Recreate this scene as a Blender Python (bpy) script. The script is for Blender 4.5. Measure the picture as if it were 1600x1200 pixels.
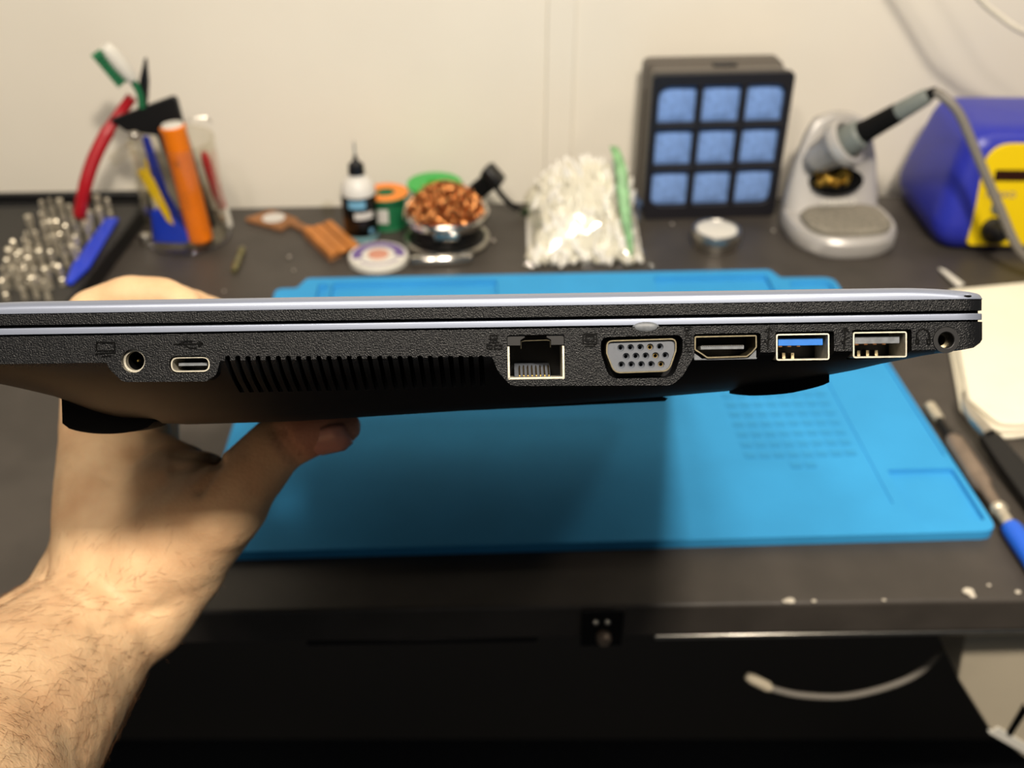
import bpy, bmesh, math, random
import numpy as np
from mathutils import Vector, Matrix, noise
random.seed(7)
PI = math.pi
for o in list(bpy.data.objects): bpy.data.objects.remove(o)
SC = bpy.context.scene
COL = SC.collection
# ------------------------------------------------------------------ camera
FPX = 1600.0; PITCH = math.radians(33.9); CH = 0.388
cp_, sp_ = math.cos(PITCH), math.sin(PITCH)
cam_d = bpy.data.cameras.new('camera'); cam = bpy.data.objects.new('camera', cam_d); COL.objects.link(cam)
cam.location = (0, 0, CH); cam.rotation_euler = (PI/2 - PITCH, 0, 0)
cam_d.sensor_fit = 'HORIZONTAL'; cam_d.sensor_width = 36; cam_d.lens = 36*FPX/1600
cam_d.clip_start = .01; cam_d.clip_end = 20
cam_d.dof.use_dof = True; cam_d.dof.focus_distance = .243; cam_d.dof.aperture_fstop = 15.0
SC.camera = cam
# ------------------------------------------------------------------ world, lights, exposure
SC.view_settings.view_transform = 'Standard'; SC.view_settings.look = 'None'
SC.view_settings.gamma = 1; SC.view_settings.use_curve_mapping = False
SC.view_settings.exposure = 0.28
w = bpy.data.worlds.new('world'); SC.world = w; w.use_nodes = True
w.node_tree.nodes['Background'].inputs[0].default_value = (.92, .96, 1.0, 1)
w.node_tree.nodes['Background'].inputs[1].default_value = .06
def area(name, loc, target, sx, sy, power, col):
    d = bpy.data.lights.new(name, 'AREA'); d.shape = 'RECTANGLE'; d.size = sx; d.size_y = sy; d.energy = power; d.color = col
    o = bpy.data.objects.new(name, d); COL.objects.link(o); o.location = loc
    o.rotation_euler = (Vector(target)-Vector(loc)).to_track_quat('-Z', 'Y').to_euler()
    return o
area('bench_lamp', (.195, -.19, 1.0), (.16, .56, 0), .08, .08, 11.0, (1, .89, .75))
area('bench_lamp_middle', (.07, -.18, 1.0), (.06, .56, 0), .09, .09, 3.4, (1, .89, .75))
area('bench_lamp_left', (-.24, -.18, 1.0), (-.10, .52, 0), .10, .10, 3.4, (1, .89, .75))
area('bench_lamp_right', (.66, .55, .90), (.30, .70, 0), .10, .10, .9, (1, .86, .69))
area('room_ceiling_lamp', (-.30, -.60, 1.90), (-.05, .4, 0), .8, .8, 9.0, (1, .88, .74))

# ------------------------------------------------------------------ projections used to measure the photo
def ray(px, py):
    u = (px-800)/FPX; v = (py-600)/FPX
    return Vector((u, cp_ - v*sp_, -sp_ - v*cp_))
CAM = Vector((0, 0, CH))
def G(px, py, H=0.0):
    d = ray(px, py); return CAM + d*((H-CH)/d.z)
def PY(px, py, Y):
    d = ray(px, py); return CAM + d*(Y/d.y)
def CP(px, py, z):
    return CAM + ray(px, py)*z
def HGT(Y, py):
    k = (py-600)/FPX
    return CH - Y*(sp_ + k*cp_)/(cp_ - k*sp_)

# ------------------------------------------------------------------ materials
def lin(c):
    if isinstance(c, str):
        c = tuple(int(c[i:i+2], 16)/255 for i in (0, 2, 4))
        c = tuple(x/12.92 if x <= .04045 else ((x+.055)/1.055)**2.4 for x in c)
    return (*c, 1)
MATS = {}
def mat(name, col, rough=.5, metal=0, var=0, vscale=40, bump=0, bscale=200, bdist=.001, spec=.5, coat=0, trans=0, ior=1.45, sheen=0, alpha=1, sss=0, col2=None, detail=3, emit=None):
    m = bpy.data.materials.new(name); m.use_nodes = True
    n = m.node_tree.nodes; l = m.node_tree.links; b = n['Principled BSDF']
    b.inputs['Base Color'].default_value = lin(col); b.inputs['Roughness'].default_value = rough
    b.inputs['Metallic'].default_value = metal; b.inputs['Specular IOR Level'].default_value = spec
    b.inputs['Coat Weight'].default_value = coat; b.inputs['Transmission Weight'].default_value = trans
    b.inputs['IOR'].default_value = ior; b.inputs['Alpha'].default_value = alpha
    if sss:
        b.inputs['Subsurface Weight'].default_value = sss; b.inputs['Subsurface Scale'].default_value = .004
        b.inputs['Subsurface Radius'].default_value = (1, .35, .2)
    if emit:
        b.inputs['Emission Color'].default_value = lin(emit[0]); b.inputs['Emission Strength'].default_value = emit[1]
    tc = n.new('ShaderNodeTexCoord')
    if var or col2:
        t = n.new('ShaderNodeTexNoise'); t.inputs['Scale'].default_value = vscale; t.inputs['Detail'].default_value = 4
        l.new(tc.outputs['Object'], t.inputs['Vector'])
        mx = n.new('ShaderNodeMix'); mx.data_type = 'RGBA'
        c = lin(col); c2 = lin(col2) if col2 else tuple(max(0, x*(1-var)) for x in c[:3])+(1,)
        mx.inputs[6].default_value = c; mx.inputs[7].default_value = c2
        rp = n.new('ShaderNodeMapRange'); rp.inputs[1].default_value = .38; rp.inputs[2].default_value = .64
        l.new(t.outputs['Fac'], rp.inputs[0]); l.new(rp.outputs[0], mx.inputs[0]); l.new(mx.outputs[2], b.inputs['Base Color'])
    if bump:
        t2 = n.new('ShaderNodeTexNoise'); t2.inputs['Scale'].default_value = bscale; t2.inputs['Detail'].default_value = detail
        l.new(tc.outputs['Object'], t2.inputs['Vector'])
        bp = n.new('ShaderNodeBump'); bp.inputs['Strength'].default_value = bump; bp.inputs['Distance'].default_value = bdist
        l.new(t2.outputs['Fac'], bp.inputs['Height']); l.new(bp.outputs[0], b.inputs['Normal'])
    MATS[name] = m
    return m
def film(name, col, clear=.8, rough=.08):
    m = bpy.data.materials.new(name); m.use_nodes = True
    n = m.node_tree.nodes; l = m.node_tree.links; b = n['Principled BSDF']
    b.inputs['Base Color'].default_value = lin(col); b.inputs['Roughness'].default_value = rough
    tr = n.new('ShaderNodeBsdfTransparent'); tr.inputs[0].default_value = lin(col)
    gl = n.new('ShaderNodeBsdfGlossy'); gl.inputs['Color'].default_value = lin(col); gl.inputs['Roughness'].default_value = rough
    lw = n.new('ShaderNodeLayerWeight'); fr = n.new('ShaderNodeMath'); fr.operation = 'POWER'; fr.inputs[1].default_value = 4.0; l.new(lw.outputs['Facing'], fr.inputs[0])
    mr = n.new('ShaderNodeMapRange'); mr.inputs[3].default_value = 1-clear; mr.inputs[4].default_value = .85
    ms = n.new('ShaderNodeMixShader'); l.new(fr.outputs[0], mr.inputs[0]); l.new(mr.outputs[0], ms.inputs[0])
    l.new(tr.outputs[0], ms.inputs[1]); l.new(gl.outputs[0], ms.inputs[2]); l.new(ms.outputs[0], n['Material Output'].inputs[0])
    MATS[name] = m
    return m

# ------------------------------------------------------------------ mesh helpers
class MB:
    def __init__(s): s.v = []; s.f = []
    def add(s, vs, fs):
        b = len(s.v); s.v += [tuple(x) for x in vs]; s.f += [tuple(b+i for i in f) for f in fs]; return s
    def box(s, c, d, rot=None):
        x, y, z = d[0]/2, d[1]/2, d[2]/2
        vs = [Vector(q) for q in ((-x,-y,-z),(x,-y,-z),(x,y,-z),(-x,y,-z),(-x,-y,z),(x,-y,z),(x,y,z),(-x,y,z))]
        if rot is not None: vs = [rot @ q for q in vs]
        return s.add([q+Vector(c) for q in vs], [(0,3,2,1),(4,5,6,7),(0,1,5,4),(1,2,6,5),(2,3,7,6),(3,0,4,7)])
    def loft(s, rings, cap=True):
        n = len(rings[0]); vs = [q for r in rings for q in r]; fs = []
        for i in range(len(rings)-1):
            for j in range(n):
                k = (j+1) % n; fs.append((i*n+j, i*n+k, (i+1)*n+k, (i+1)*n+j))
        if cap: fs += [tuple(range(n))[::-1], tuple((len(rings)-1)*n+j for j in range(n))]
        return s.add(vs, fs)
    def prism(s, poly, ax, a, b):
        """poly of 2D points; ax the extrusion axis: 'y' -> (x,z), 'z' -> (x,y), 'x' -> (y,z)"""
        def P(q, t): return {'y': (q[0], t, q[1]), 'z': (q[0], q[1], t), 'x': (t, q[0], q[1])}[ax]
        return s.loft([[P(q, a) for q in poly], [P(q, b) for q in poly]])
    def frame(s, outer, inner, ax, a, b):
        def P(q, t): return {'y': (q[0], t, q[1]), 'z': (q[0], q[1], t), 'x': (t, q[0], q[1])}[ax]
        R = [[P(q, a) for q in outer], [P(q, b) for q in outer], [P(q, b) for q in inner], [P(q, a) for q in inner], [P(q, a) for q in outer]]
        return s.loft(R, cap=False)
    def lathe(s, prof, seg=32, M=None, cap=True):
        rings = [[Vector((r*math.cos(2*PI*j/seg), r*math.sin(2*PI*j/seg), z)) for j in range(seg)] for r, z in prof]
        if M is not None: rings = [[M @ q for q in r] for r in rings]
        return s.loft(rings, cap)
    def tube(s, pts, rad, seg=10, cap=True):
        pts = [Vector(q) for q in pts]; n = len(pts)
        rad = rad if isinstance(rad, (list, tuple)) else [rad]*n
        rings = []; up = None
        for i in range(n):
            d = (pts[min(i+1, n-1)] - pts[max(i-1, 0)]).normalized()
            if up is None:
                up = Vector((0, 0, 1)) if abs(d.z) < .9 else Vector((1, 0, 0))
            a = d.cross(up).normalized(); up = a.cross(d).normalized()
            rings.append([pts[i] + (a*math.cos(2*PI*j/seg) + up*math.sin(2*PI*j/seg))*rad[i] for j in range(seg)])
        return s.loft(rings, cap)
    def sphere(s, c, r, seg=12, rings=8, sc=(1, 1, 1), M=None):
        c = Vector(c); R = []
        for i in range(1, rings):
            t = PI*i/rings
            R.append([c + Vector((r*sc[0]*math.sin(t)*math.cos(2*PI*j/seg), r*sc[1]*math.sin(t)*math.sin(2*PI*j/seg), -r*sc[2]*math.cos(t))) for j in range(seg)])
        if M is not None: R = [[M @ q for q in r_] for r_ in R]
        return s.loft(R)
    def torus(s, c, R, r, seg=32, sub=10, M=None, sc=(1, 1)):
        rings = []
        for i in range(seg+1):
            a = 2*PI*i/seg
            rings.append([Vector(c)+Vector(((R+r*math.cos(2*PI*j/sub))*math.cos(a)*sc[0], (R+r*math.cos(2*PI*j/sub))*math.sin(a)*sc[1], r*math.sin(2*PI*j/sub))) for j in range(sub)])
        if M is not None: rings = [[M @ q for q in r_] for r_ in rings]
        return s.loft(rings, cap=False)
    def mesh(s, name, fix=True):
        me = bpy.data.meshes.new(name); me.from_pydata([tuple(q) for q in s.v], [], s.f); me.update()
        if fix:
            bm = bmesh.new(); bm.from_mesh(me); bmesh.ops.recalc_face_normals(bm, faces=bm.faces); bm.to_mesh(me); bm.free()
        return me
def spline(pts, n=8):
    pts = [Vector(p) for p in pts]; out = []
    for i in range(len(pts)-1):
        p0 = pts[max(i-1, 0)]; p1 = pts[i]; p2 = pts[i+1]; p3 = pts[min(i+2, len(pts)-1)]
        for k in range(n):
            t = k/n
            out.append(.5*((2*p1) + (p2-p0)*t + (2*p0-5*p1+4*p2-p3)*t*t + (-p0+3*p1-3*p2+p3)*t**3))
    return out+[pts[-1]]
def rpoly(pts, r, n=6):
    """round the corners of a polygon (list of 2D points); r one radius or one for each corner"""
    out = []; m = len(pts)
    for i in range(m):
        p = Vector(pts[i]); a = Vector(pts[i-1]); b = Vector(pts[(i+1) % m]); rr = r[i] if isinstance(r, (list, tuple)) else r
        if rr <= 0: out.append(tuple(p)); continue
        u = (a-p).normalized(); v = (b-p).normalized(); ang = u.angle(v)
        d = min(rr/math.tan(ang/2), (a-p).length*.49, (b-p).length*.49)
        p0 = p+u*d; p1 = p+v*d
        for k in range(n+1):
            t = k/n; out.append(tuple((1-t)**2*p0 + 2*t*(1-t)*p + t*t*p1))
    return out
def rrect(x0, y0, x1, y1, r, n=6): return rpoly([(x0, y0), (x1, y0), (x1, y1), (x0, y1)], r, n)
def inset(poly, d):
    """shrink a convex polygon by d"""
    m = len(poly); out = []
    c = Vector((sum(p[0] for p in poly)/m, sum(p[1] for p in poly)/m))
    for i in range(m):
        t = (Vector(poly[(i+1) % m]) - Vector(poly[i-1])); nn = Vector((-t.y, t.x)).normalized(); p = Vector(poly[i])
        if nn.dot(c-p) < 0: nn = -nn
        out.append(tuple(p+nn*d))
    return out
def thing(name, label, cat, loc=(0, 0, 0), rotz=0, group=None, M=None):
    o = bpy.data.objects.new(name, None); COL.objects.link(o); o.empty_display_size = .01
    o.matrix_basis = M if M is not None else Matrix.Translation(Vector(loc)) @ Matrix.Rotation(rotz, 4, 'Z')
    tag(o, label, cat, group); return o
def tag(o, label=None, cat=None, group=None, kind=None):
    if label: o['label'] = label
    if cat: o['category'] = cat
    if group: o['group'] = group
    if kind: o['kind'] = kind
    return o
def world_inv(p):
    M = p.matrix_basis.copy()
    q = p.parent
    while q: M = q.matrix_basis @ M; q = q.parent
    return M.inverted()
def obj(name, mb, m, parent=None, world=False, smooth=35, bevel=0, loc=None, bseg=2, fix=True, label=None):
    me = mb if isinstance(mb, bpy.types.Mesh) else mb.mesh(name, fix)
    o = bpy.data.objects.new(name, me); COL.objects.link(o)
    if parent is not None:
        o.parent = parent
        if world: me.transform(world_inv(parent))
    elif loc is not None:
        me.transform(Matrix.Translation(-Vector(loc))); o.location = loc
    me.materials.clear(); me.materials.append(m if isinstance(m, bpy.types.Material) else MATS[m])
    if smooth:
        for p in me.polygons: p.use_smooth = True
        me.set_sharp_from_angle(angle=math.radians(smooth))
    if bevel:
        b = o.modifiers.new('bevel', 'BEVEL'); b.width = bevel; b.segments = bseg; b.limit_method = 'ANGLE'; b.angle_limit = math.radians(30)
        b.harden_normals = False
    if label: o['label'] = label
    return o
def evalmesh(o):
    dg = bpy.context.evaluated_depsgraph_get()
    return bpy.data.meshes.new_from_object(o.evaluated_get(dg))
def boolean(base, ops):
    """base, cutters: MB or Mesh; ops: list of (operation, MB). Returns a mesh"""
    me = base if isinstance(base, bpy.types.Mesh) else base.mesh('tmp')
    o = bpy.data.objects.new('tmp', me); COL.objects.link(o); tmp = [o]
    for op, c in ops:
        q = bpy.data.objects.new('tmpc', c.mesh('tmpc')); COL.objects.link(q); tmp.append(q)
        b = o.modifiers.new('b', 'BOOLEAN'); b.operation = op; b.object = q; b.solver = 'EXACT'
    r = evalmesh(o)
    for q in tmp: bpy.data.objects.remove(q)
    return r
def text(s, size, depth=0, M=None, align='CENTER'):
    c = bpy.data.curves.new('t', 'FONT'); c.body = s; c.size = size; c.extrude = depth; c.align_x = align; c.align_y = 'CENTER'
    o = bpy.data.objects.new('t', c); COL.objects.link(o); me = evalmesh(o); bpy.data.objects.remove(o)
    if M is not None: me.transform(M)
    return me
def align(a, b):
    """matrix that takes +Z at origin to direction a->b at a"""
    d = (Vector(b)-Vector(a)).normalized()
    return Matrix.Translation(Vector(a)) @ d.to_track_quat('Z', 'Y').to_matrix().to_4x4()
def stick(mb, a, b, prof, seg=16):
    """lathe a profile [(r, t 0..1)] along a->b"""
    L = (Vector(b)-Vector(a)).length
    return mb.lathe([(r, t*L) for r, t in prof], seg, align(a, b))

# materials
mat('wall_paint', 'e6e0d2', .62, var=.05, vscale=5, bump=.05, bscale=90)
mat('wall_trim', 'd6cdb8', .5)
mat('carpet', '3a3c40', .95, var=.5, vscale=300, bump=.6, bscale=900, spec=.1)
mat('desk_black', '443f3a', .46, var=.22, vscale=30, bump=.12, bscale=700, bdist=.0004, spec=.4)
mat('desk_edge', '1b1918', .4, var=.2, vscale=60, bump=.1, bscale=400, bdist=.0005)
mat('dark_metal', '1c1b1b', .35, .6)
mat('steel', 'c9c4ba', .28, 1, var=.1, vscale=150)
mat('chrome', 'dcd8d0', .14, 1)
mat('port_metal', 'b9ad8e', .3, 1, var=.25, vscale=900)
mat('port_metal_worn', 'd8d2c0', .42, .85, var=.2, vscale=900)
mat('gold', 'e6c270', .25, 1)
mat('black_plastic', '0f0f10', .42)
mat('black_gloss', '080808', .2)
mat('icon_black', '010101', .45, spec=.12)
mat('black_rubber', '070707', .75, spec=.2)
mat('void_black', '020202', .7, spec=.1)
mat('grey_plastic', '4c5057', .55, bump=.1, bscale=900, bdist=.0002)
mat('tongue_grey', '5d6166', .5, var=.3, vscale=700)
mat('usb_blue', '1f62b0', .4, var=.15, vscale=300)
mat('lid_silver', '7d8494', .36, .5, var=.04, vscale=20, bump=.04, bscale=1800, bdist=.0001)
mat('mat_blue', '3a98d2', .7, var=.07, vscale=22, bump=.06, bscale=500, bdist=.0005, spec=.14)
mat('mat_pad', '3893ca', .7, var=.2, vscale=60, spec=.14)
mat('white_plastic', 'd9d6cc', .45)
mat('cotton', 'e6e3da', .8, var=.08, vscale=60)
mat('paper_white', 'efe8d2', .85, var=.05, vscale=25, bump=.25, bscale=160, bdist=.0015)
mat('skin_nail', 'c58a78', .35, sss=.15, coat=.2)
mat('hair_brown', '7d5838', .6)
mat('orange', 'ee7d0c', .4, var=.06, vscale=50)
mat('orange_print', '8a4a12', .5)
mat('red', 'a81420', .38, var=.1, vscale=60)
mat('tool_blue', '1e3fd0', .4, var=.08, vscale=60)
mat('navy', '1a2a86', .35)
mat('yellow', 'e0bd10', .45)
mat('green', '1d6b43', .45, var=.15, vscale=150)
mat('green_bright', '12a83a', .35, coat=.3)
mat('green_clear', '2c8a4c', .2, trans=.5, ior=1.3)
mat('orange_label', 'f0872a', .5)
mat('kraft', '9a6a42', .8, var=.25, vscale=90)
mat('rib_orange', 'c07a38', .6, var=.2, vscale=80, bump=.2, bscale=300)
mat('purple_print', '6f5a94', .55, var=.1, vscale=200)
mat('pink_print', 'c98e78', .55)
mat('copper', 'e09a5e', .26, 1, var=.3, vscale=160)
mat('brass', 'efc860', .3, 1, var=.3, vscale=200)
mat('filter_blue', '7b9fdc', .8, var=.2, vscale=160, bump=.3, bscale=700)
mat('box_black', '15141a', .5, bump=.08, bscale=500)
mat('box_grey', '5b554e', .5, bump=.1, bscale=600, bdist=.0005)
mat('stand_grey', 'b9b6b2', .38, .2, bump=.05, bscale=500)
mat('sponge_grey', '8f897b', .95, var=.35, vscale=300, bump=.7, bscale=500)
mat('iron_grey', '707672', .5)
mat('cable_grey', '77726a', .45)
mat('cable_white', 'd8d2c4', .5)
mat('hakko_blue', '2a32a6', .36, var=.04, vscale=30)
mat('hakko_yellow', 'e2c306', .42)
mat('display_brown', '2a120a', .25)
mat('beige_case', 'b9ae98', .6, var=.06, vscale=20)
mat('brown_metal', '8a7a6b', .36, .4, var=.2, vscale=120)
mat('cap_blue', '1d5fd6', .4)
mat('label_blue', '6fa6c4', .5)
mat('label_white', 'c9c6c0', .55)
mat('flux_white', 'd5d2cb', .4)
mat('base_teal', '6f9aa2', .4)
mat('speck', 'c8c0b0', .8)
mat('foam_grey', '3a3834', .85, bump=.3, bscale=600)
film('clear_plastic', 'fbfaf6', .975, .05)
film('bag_film', 'fbfaf4', .93, .10)
film('smoke_clear', 'd8d8e0', .80, .1)

# ================================================================== SETTING
wallA = PY(360, 329, .895); WPSI = math.radians(2.6)
wex = Vector((math.cos(WPSI), math.sin(WPSI), 0)); wey = Vector((-wex.y, wex.x, 0))
W0 = Vector((0, .908, 0))
def wall_pt(px, py):
    d = ray(px, py); t = (W0-CAM).dot(wey)/d.dot(wey); return CAM + d*t
def wmb(x0, x1, z0, z1, t0, t1):
    m = MB(); vs = [W0+wex*x+wey*t+Vector((0, 0, z)) for z in (z0, z1) for x, t in ((x0, t0), (x1, t0), (x1, t1), (x0, t1))]
    return m.add(vs, [(0,3,2,1),(4,5,6,7),(0,1,5,4),(1,2,6,5),(2,3,7,6),(3,0,4,7)])
sx1 = (wall_pt(853, 120)-W0).dot(wex); sx2 = (wall_pt(897, 120)-W0).dot(wex)
tag(obj('wall_back', wmb(-1.6, 1.6, -.72, 1.9, 0, .05), 'wall_paint'), kind='structure')
tag(obj('trim_1', wmb(sx1, sx2, -.70, 1.85, -.0028, 0.0), 'wall_paint', bevel=.0012), kind='structure')
fl = MB().box((0, .2, -.735), (3.6, 2.4, .03)); tag(obj('floor', fl, 'carpet'), kind='structure')

# ------------------------------------------------------------------ desk
DT = .0235
desk = thing('desk', 'black desk with scuffed laminate top and worn front edge against the white wall', 'desk', (0, .6, -.72))
fA, fB = G(330, 957), G(1600, 937); fd = (fB-fA).normalized()
F0 = fA + fd*(-.75); F1 = fA + fd*1.15
B0 = Vector((-.9, .9-.9*wex.y/wex.x-.022, 0)); B1 = Vector((1.0, .9+1.0*wex.y/wex.x-.022, 0))
m = MB(); q = [F0, F1, B1, B0]
m.loft([[p+Vector((0, 0, -DT)) for p in q], [p for p in q]])
obj('tabletop', m, 'desk_black', desk, world=True, bevel=.0022, bseg=3)
fn = Vector((fd.y, -fd.x, 0))
def deskbox(t0, t1, o0, o1, z0, z1):
    m = MB(); vs = [fA+fd*t+fn*o+Vector((0, 0, z)) for z in (z0, z1) for t, o in ((t0, o0), (t1, o0), (t1, o1), (t0, o1))]
    return m.add(vs, [(0,1,2,3),(4,7,6,5),(0,4,5,1),(1,5,6,2),(2,6,7,3),(3,7,4,0)])
def dt(px): return (G(px, 955)-fA).dot(fd)
obj('edge_glint', deskbox(dt(470), dt(842), -.006, -.0005, -DT-.0035, -DT), 'dark_metal', desk, world=True, bevel=.001)  # added strips imitate the reflection along the desk's lower edge
obj('edge_glint', deskbox(dt(1030), dt(1700), -.006, -.0005, -DT-.0035, -DT), 'steel', desk, world=True, bevel=.001)  # bright steel stands in for the brighter stretch of that reflection
c0 = dt(940)
obj('latch_plate', deskbox(c0-.010, c0+.012, .0, .0025, -DT-.004, -.001), 'dark_metal', desk, world=True, bevel=.001)
for dx in (-.0025, .0035):
    s = fA+fd*(c0+dx)+fn*.0025+Vector((0, 0, -.0085))
    obj('screw', stick(MB(), s, s+fn*.0018, [(.0017, 0), (.0017, .5), (.001, 1)], 12), 'steel', desk, world=True)
s = fA+fd*(c0+.002)+fn*.0025+Vector((0, 0, -.019))
obj('lock_knob', stick(MB(), s, s+fn*.005, [(.004, 0), (.004, .6), (.0028, 1)], 16), 'brown_metal', desk, world=True)
m = MB().box((0, .84, -.40), (1.7, .012, .70)); obj('shade_panel', m, 'box_grey', desk, world=True)  # added panel, hides the white wall to keep the space below dark
for sx in (-.80, .88):
    m = MB().box((sx, .62, -.372), (.03, .40, .694)); obj('side_panel', m, 'desk_edge', desk, world=True)
for i, (px, py, r) in enumerate([(1235, 943, .0022), (1228, 945, .0013), (1273, 944, .0011), (1512, 926, .0026), (1519, 932, .0016), (1545, 915, .0009), (1385, 948, .0009), (1590, 926, .0013)]):
    g = G(px, py); g.y = max(g.y, fA.y+ (g.x-fA.x)*fd.y/fd.x+.001)
    o = obj('crumb', MB().sphere((0, 0, r*.4), r, 8, 6, (1.2, .9, .5)), 'speck'); o.location = (g.x, g.y, 0)
    tag(o, 'tiny pale crumb lying along the worn front edge of the desk', 'crumb', 'crumbs on the desk edge')

# ================================================================== SOLDERING MAT
MPSI = math.radians(2.3); MR = G(1560, 832, .005); MR.z = 0
mat_t = thing('soldering_mat', 'bright blue silicone soldering mat with recessed trays lying on the black desk', 'soldering mat', MR, MPSI)
MI = mat_t.matrix_basis.inverted()
def ML(px, py): 
    q = MI @ G(px, py, .006); return (q.x, q.y)
MT = .0062
out = rpoly([(-.440, 0), (0, 0), (-.002, .297), (-.044, .298), (-.049, .312), (-.418, .312), (-.424, .296), (-.440, .296)], [.008, .009, .010, .003, .006, .006, .003, .006], 5)
slab = MB().prism(out, 'z', 0, MT)
cuts = MB()
def pocket(x0, y0, x1, y1, d=.0032, r=.003): cuts.prism(rrect(x0, y0, x1, y1, r, 4), 'z', MT-d, MT+.01)
pa = ML(520, 443); pb = ML(776, 437); pocket(pa[0], .225, pb[0], .304, .0045)
pa = ML(502, 445)[0]; pb = ML(512, 445)[0]; pocket(pa-.002, .262, pb+.001, .302, .0045, .002)
pa = ML(1020, 430); pb = ML(1196, 427); pocket(pa[0], .225, pb[0], .304, .0045)
pa = ML(1228, 433); pb = ML(1292, 431); pocket(pa[0], .235, pb[0]-.001, .291, .003, .006)
pa = ML(1386, 734); pb = ML(1486, 732); pc = ML(1540, 820); pocket(pa[0], pc[1]+.004, pb[0]+.001, pa[1], .0032, .002)
ga = ML(1300, 616); gb = ML(1416, 824)
gx = (ga[0]+gb[0])/2
cuts.box((gx, .155, MT), (.0016, .26, .0018))
ga = ML(1398, 590); gb = ML(1474, 712); cuts.box(((ga[0]+gb[0])/2, gb[1]+.09, MT), (.0018, .18, .0026))
for px in (858, 938):
    x = ML(px, 430)[0]; cuts.box((x, .29, MT), (.0009, .036, .0008))
obj('mat_body', boolean(slab, [('DIFFERENCE', cuts)]), 'mat_blue', mat_t, bevel=.0008, bseg=2, smooth=30)
padmesh = None
k0 = ML(1130, 627); k1 = ML(1296, 623); k2 = ML(1170, 700)
for r in range(8):
    n = 8 if r < 7 else 2
    for c in range(n):
        fx = c/8; yy = k0[1] + .006 - r*.0106
        x0 = k0[0] + (k1[0]-k0[0])*fx + (0 if n == 8 else (k1[0]-k0[0])*.36) + .004
        if padmesh is None:
            pm = MB().box((0, 0, 0), (.0066, .0058, .0007)); po = obj('raised_pad', pm, 'mat_pad', mat_t, smooth=0); padmesh = po.data
        else:
            po = bpy.data.objects.new('raised_pad', padmesh); COL.objects.link(po); po.parent = mat_t
        po.location = (x0, yy, MT+.0001)
# ================================================================== LAPTOP
PPM = 6770.0; ROLL = math.atan(.0155); TILT = math.radians(2.2); LZ = FPX/PPM
cr, sr = math.cos(ROLL), math.sin(ROLL)
U = Vector((0, sp_, cp_)); F = Vector((0, cp_, -sp_)); R = Vector((1, 0, 0))
Dp = F*math.cos(TILT) + U*math.sin(TILT); Up0 = U*math.cos(TILT) - F*math.sin(TILT)
Ax = R*cr + Up0*sr; Uz = Up0*cr - R*sr
LM = Matrix(((Ax.x, Dp.x, Uz.x, 0), (Ax.y, Dp.y, Uz.y, 0), (Ax.z, Dp.z, Uz.z, 0), (0, 0, 0, 1)))
LM = Matrix.Translation(CAM + F*LZ) @ LM
laptop = thing('laptop', 'closed silver and black laptop held edge-on with its row of side ports showing', 'laptop', M=LM)
def L(px, py):
    dx = (px-800)/PPM; dy = (600-py)/PPM
    return (dx*cr + dy*sr, -dx*sr + dy*cr)
XE = L(1548, 520)[0]; XW = XE-.2515; LEN = .381
# textured black plastic: grain on the upright side face, smooth on the undercut
m = mat('laptop_black', '0a0b0d', .5, spec=.24)
n = m.node_tree.nodes; l = m.node_tree.links; b = n['Principled BSDF']
tc = n.new('ShaderNodeTexCoord'); sx = n.new('ShaderNodeSeparateXYZ'); l.new(tc.outputs['Object'], sx.inputs[0])
tn = n.new('ShaderNodeTexNoise'); tn.inputs['Scale'].default_value = 3000; tn.inputs['Detail'].default_value = 1; l.new(tc.outputs['Object'], tn.inputs['Vector'])
bp = n.new('ShaderNodeBump'); bp.inputs['Distance'].default_value = .0003
mr = n.new('ShaderNodeMapRange'); mr.inputs[1].default_value = .0004; mr.inputs[2].default_value = .0012; mr.inputs[3].default_value = .75; mr.inputs[4].default_value = .06
l.new(sx.outputs[1], mr.inputs[0]); l.new(mr.outputs[0], bp.inputs['Strength']); l.new(tn.outputs['Fac'], bp.inputs['Height']); l.new(bp.outputs[0], b.inputs['Normal'])
mr2 = n.new('ShaderNodeMapRange'); mr2.inputs[1].default_value = .0004; mr2.inputs[2].default_value = .0012; mr2.inputs[3].default_value = .42; mr2.inputs[4].default_value = .5
l.new(sx.outputs[1], mr2.inputs[0]); l.new(mr2.outputs[0], b.inputs['Roughness'])
ZT = .0127; ZS = .0064
zb_px = [(-200, .004), (-150, .002), (-60, -.002), (0, -.0048), (60, -.0092), (100, -.0112), (200, -.0122), (400, -.0118), (800, -.0088), (1050, -.0066), (1200, -.005), (1290, -.0035), (1400, -.0002), (1480, .003), (1530, .0060), (1548, .0078)]
zbx = [(p-800)/PPM for p, _ in zb_px]; zbz = [z for _, z in zb_px]
def zbot(x): return float(np.interp(x, zbx, zbz))
PROF = [(0, 0), (.3, .02), (1.0, .06), (2.5, .13), (6, .26), (12, .43), (20, .63), (30, .82), (42, .95), (60, 1)]
def yinset(x, r=.006):
    d = min(XE-x, x-XW)
    return 0 if d >= r else r - math.sqrt(max(0, r*r-(r-d)**2))
def base_ring(x):
    y0 = yinset(x); zb = zbot(x); zs = max(ZS, zb+.0012) if zb > ZS-.003 else ZS
    zs = min(zs, ZT-.001)
    near = [(y0, ZT)] + [(y0+a/1000, zs-(zs-zb)*d) for a, d in PROF]
    far = [(LEN-y, z) for y, z in reversed(near)]
    return [(x, y, z) for y, z in near+far]
xs = sorted(set([XW+t for t in (0, .0002, .0008, .002, .004, .006)] + [XE-t for t in (0, .0002, .0008, .002, .004, .006)] + list(np.linspace(XW+.008, XE-.008, 70))))
base = MB().loft([base_ring(x) for x in xs])
P = lambda pts: [L(*q) for q in pts]
boss = MB()
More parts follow.
